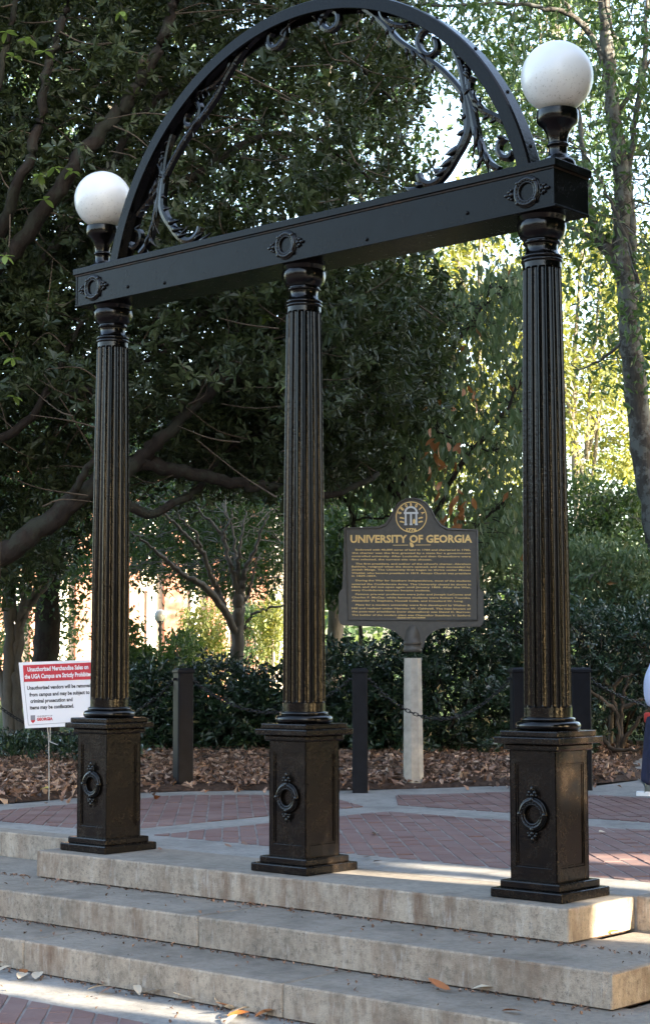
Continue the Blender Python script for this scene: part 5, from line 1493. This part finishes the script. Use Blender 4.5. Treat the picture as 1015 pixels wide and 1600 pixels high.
fallen(815, 1587, -2*RISE, 'leaf_rust', 'thin brown leaf on the bottom tread nearest the lower right corner', .9, 1.4)
fallen(775, 1552, -2*RISE, 'leaf_pale', 'pale tan leaf leftmost of the row against the second step corner', .9, 2.0)
fallen(792, 1555, -2*RISE, 'leaf_dry', 'brown leaf second in the row against the second step corner', .9, 1.2)
fallen(815, 1558, -2*RISE, 'leaf_dry', 'brown leaf third in the row against the second step corner', .8, 1.1)
fallen(850, 1562, -2*RISE, 'leaf_rust', 'orange leaf right in the row against the second step corner', .8, 1.1)
fallen(885, 1567, -2*RISE, 'leaf_rust', 'largest orange leaf nearest the second step corner', 1.2, 1.2)
fallen(697, 1450, -RISE, 'leaf_dry', 'dark curled leaf at the foot of the top riser', .8, 1.2)
fallen(745, 1470, -RISE, 'leaf_dry', 'flat dull leaf on the second tread below the right pedestal', .9, 1.4)
fallen(968, 1463, -RISE, 'leaf_yellow', 'yellowish leaf in the sun beside the end of the top block', .7)
fallen(588, 1306, .006, 'leaf_pale', 'pale leaf lying alone on the bricks right of the middle pedestal', 1.0, .8)
fallen(248, 1250, .006, 'leaf_rust', 'orange leaf on the bricks behind the left pedestal', 1.1, 1.0)
fallen(935, 1303, .006, 'leaf_pale', 'small pale leaf on the bricks right of the right pedestal', .7)
fallen(565, 1342, .002, 'leaf_dry', 'small brown leaf at the corner of the middle pedestal plinth', .6)
fallen(596, 1350, .002, 'leaf_dry', 'thin dark leaf on the concrete right of the middle pedestal', .7, 1.4)
fallen(77, 1238, .07, 'leaf_yellow', 'bright yellow leaf at the foot of the notice stake', 1.1, 1.6)
fallen(330, 1239, .004, 'leaf_rust', 'brown leaf on the concrete edge before the left bollard', .8)
fallen(252, 1331, .002, 'leaf_dry', 'dark speck-like leaf on the concrete beside the left pedestal', .5)
fallen(362, 1326, .002, 'leaf_dry', 'dark thin leaf on the concrete between the left and middle pedestals', .6, 1.4)
fallen(386, 1323, .002, 'leaf_dry', 'small dark leaf close to the middle pedestal on its left', .6, 1.2)

# ---- person walking out of the right edge
def skin_mesh(name, joints, edges, mat, parent, sub=2, root=0):
    me = bpy.data.meshes.new(name)
    me.from_pydata([j[0] for j in joints], edges, [])
    o = bpy.data.objects.new(name, me); link(o, parent)
    mod = o.modifiers.new('skin', 'SKIN')
    for i, j in enumerate(joints):
        r = j[1]; me.skin_vertices[0].data[i].radius = (r, r) if not isinstance(r, tuple) else r
        me.skin_vertices[0].data[i].use_root = (i == root)
    mod.use_smooth_shade = True
    s = o.modifiers.new('sub', 'SUBSURF'); s.levels = sub; s.render_levels = sub
    dg = bpy.context.evaluated_depsgraph_get(); dg.update()
    m2 = bpy.data.meshes.new_from_object(o.evaluated_get(dg)); m2.name = name
    o.modifiers.clear(); o.data = m2; bpy.data.meshes.remove(me)
    m2.materials.clear(); m2.materials.append(mat)
    for p in m2.polygons: p.use_smooth = True
    return o
M['skin'] = simple('skin', (0.52, 0.32, 0.23), 0.55)
M['shirt'] = simple('pale_blue_sweatshirt', (0.46, 0.52, 0.70), 0.9, nscale=9, var=0.05, bmp=0.9)
M['redhem'] = simple('red_hem_cloth', (0.50, 0.04, 0.03), 0.9)
M['navy'] = simple('navy_trousers', (0.015, 0.019, 0.046), 0.9, nscale=12, var=0.2, bmp=0.9)
M['shoe_grey'] = simple('shoe_grey_green', (0.10, 0.13, 0.13), 0.7)
M['shoe_white'] = simple('shoe_white_rubber', (0.75, 0.76, 0.76), 0.6)
M['hair'] = simple('hair_brown', (0.06, 0.035, 0.02), 0.6)
PP_ = at_z(1043, 1243, 0.0)
per = thing('person', 'person in pale blue top, red hem and navy trousers walking at the right edge', 'person', tuple(PP_), facing_frame(PP_))
# local axes: +X to the right of the picture (walking direction), -Y towards the viewer; height 1.55
H = 1.55
body = [((0, 0, .80), .115), ((0, 0, .95), .105), ((.01, 0, 1.10), .115), ((.015, 0, 1.24), .10), ((.02, 0, 1.30), .05), ((.03, 0, 1.36), .048), ((.035, 0, 1.43), (.085, .095)), ((.04, 0, 1.50), (.078, .085)),
        ((-.01, -.155, 1.235), .050), ((-.105, -.20, 1.00), .040), ((-.10, -.19, .80), .026), ((-.085, -.18, .72), (.030, .020)),
        ((.03, .155, 1.235), .050), ((.10, .19, 1.00), .040), ((.19, .16, .82), .026), ((.22, .15, .75), (.030, .020)),
        ((-.05, -.075, .76), .085), ((-.115, -.085, .42), .052), ((-.175, -.09, .10), .036), ((-.12, -.09, .045), .034),
        ((.03, .075, .76), .085), ((.14, .08, .42), .052), ((.16, .08, .09), .036), ((.23, .08, .045), .034)]
edges = [(0, 1), (1, 2), (2, 3), (3, 4), (4, 5), (5, 6), (6, 7), (3, 8), (8, 9), (9, 10), (10, 11), (3, 12), (12, 13), (13, 14), (14, 15), (0, 16), (16, 17), (17, 18), (18, 19), (0, 20), (20, 21), (21, 22), (22, 23)]
bodyo = skin_mesh('body', body, edges, M['skin'], per)
# fingers and thumbs rooted in the palms
for side, (hx, hy, hz) in (('n', (-.085, -.18, .72)), ('f', (.22, .15, .75))):
    for k in range(4):
        o_ = -.024+.016*k; Lf = (.055, .065, .062, .048)[k]
        skin_mesh('finger', [((hx+o_, hy, hz+.005), .0085), ((hx+o_, hy+.004, hz-.03), .008), ((hx+o_+.012, hy+.008, hz-.03-Lf*.55), .0075), ((hx+o_+.026, hy+.008, hz-.03-Lf), .006)], [(0, 1), (1, 2), (2, 3)], M['skin'], bodyo, 1)
    skin_mesh('thumb', [((hx+.015, hy+.006, hz+.03), .010), ((hx+.038, hy+.010, hz+.005), .009), ((hx+.046, hy+.012, hz-.025), .0075)], [(0, 1), (1, 2)], M['skin'], bodyo, 1)
# face and hair
bm = bmesh.new()
bmesh.ops.create_uvsphere(bm, u_segments=10, v_segments=8, radius=.016, matrix=Matrix.Translation((.128, 0, 1.455)) @ Matrix.Diagonal((1.1, .8, 1.3, 1)))
for s in (-1, 1): bmesh.ops.create_uvsphere(bm, u_segments=10, v_segments=8, radius=.028, matrix=Matrix.Translation((.03, s*.088, 1.45)) @ Matrix.Diagonal((.7, .35, 1, 1)))
bm_obj('face_features', bm, M['skin'], bodyo, smooth=True)
bm = bmesh.new()
for s in (-1, 1): bmesh.ops.create_uvsphere(bm, u_segments=8, v_segments=6, radius=.010, matrix=Matrix.Translation((.112, s*.034, 1.475)))
bm_obj('eyes', bm, M['hair'], bodyo, smooth=True)
bm = bmesh.new(); bmesh.ops.create_uvsphere(bm, u_segments=24, v_segments=16, radius=.112, matrix=Matrix.Translation((.022, 0, 1.492)) @ Matrix.Diagonal((.98, .93, .92, 1)))
bmesh.ops.delete(bm, geom=[v for v in bm.verts if v.co.x > .075 and v.co.z < 1.53 or v.co.z < 1.42], context='VERTS')
bm_obj('hair', bm, M['hair'], per, smooth=True)
# sweatshirt: torso and sleeves
shirt = [((-.03, 0, .74), .142), ((0, 0, .90), .142), ((.01, 0, 1.08), .145), ((.015, 0, 1.22), .125), ((.02, 0, 1.285), .07),
         ((-.01, -.155, 1.23), .075), ((-.125, -.205, 1.00), .070), ((-.130, -.195, .86), .066), ((-.120, -.185, .755), .045),
         ((.03, .155, 1.23), .075), ((.10, .195, 1.00), .068), ((.18, .165, .84), .055), ((.205, .158, .79), .042)]
skin_mesh('sweatshirt', shirt, [(0, 1), (1, 2), (2, 3), (3, 4), (3, 5), (5, 6), (6, 7), (7, 8), (3, 9), (9, 10), (10, 11), (11, 12)], M['shirt'], per)
hem = bmesh.new(); add_lathe(hem, [(.158, 0), (.166, .01), (.166, .07), (.158, .085)], 24, cap=True)
for v in hem.verts: v.co = Vector((v.co.x*.98-.03, v.co.y*.98, v.co.z+.625))
bm_obj('red_hem', hem, M['redhem'], per, smooth=True)
tr = [((0, 0, .70), .128), ((-.085, -.075, .62), .108), ((-.125, -.085, .40), .086), ((-.165, -.09, .16), .068), ((-.175, -.09, .085), .066),
      ((.03, .075, .64), .098), ((.14, .08, .40), .078), ((.16, .08, .16), .064), ((.165, .08, .08), .062)]
skin_mesh('trousers', tr, [(0, 1), (1, 2), (2, 3), (3, 4), (0, 5), (5, 6), (6, 7), (7, 8)], M['navy'], per)
for (x, y) in ((-.185, -.09), (.17, .08)):
    bm = bmesh.new()
    outl = [(-.075, -.030), (-.04, -.042), (.05, -.048), (.13, -.050), (.17, -.035), (.185, 0), (.17, .035), (.13, .050), (.05, .048), (-.04, .042), (-.075, .030), (-.085, 0)]
    add_prism(bm, [(x+a, y+b_) for a, b_ in outl], .002, .040, .006)
    sole = bm_obj('shoe', bm, M['shoe_white'], per)
    up = skin_mesh('shoe_upper', [((x-.058, y, .078), .048), ((x+.03, y, .070), .046), ((x+.11, y, .052), .040), ((x+.15, y, .045), .030), ((x-.03, y, .115), .042)], [(0, 1), (1, 2), (2, 3), (0, 4)], M['shoe_grey'], sole)
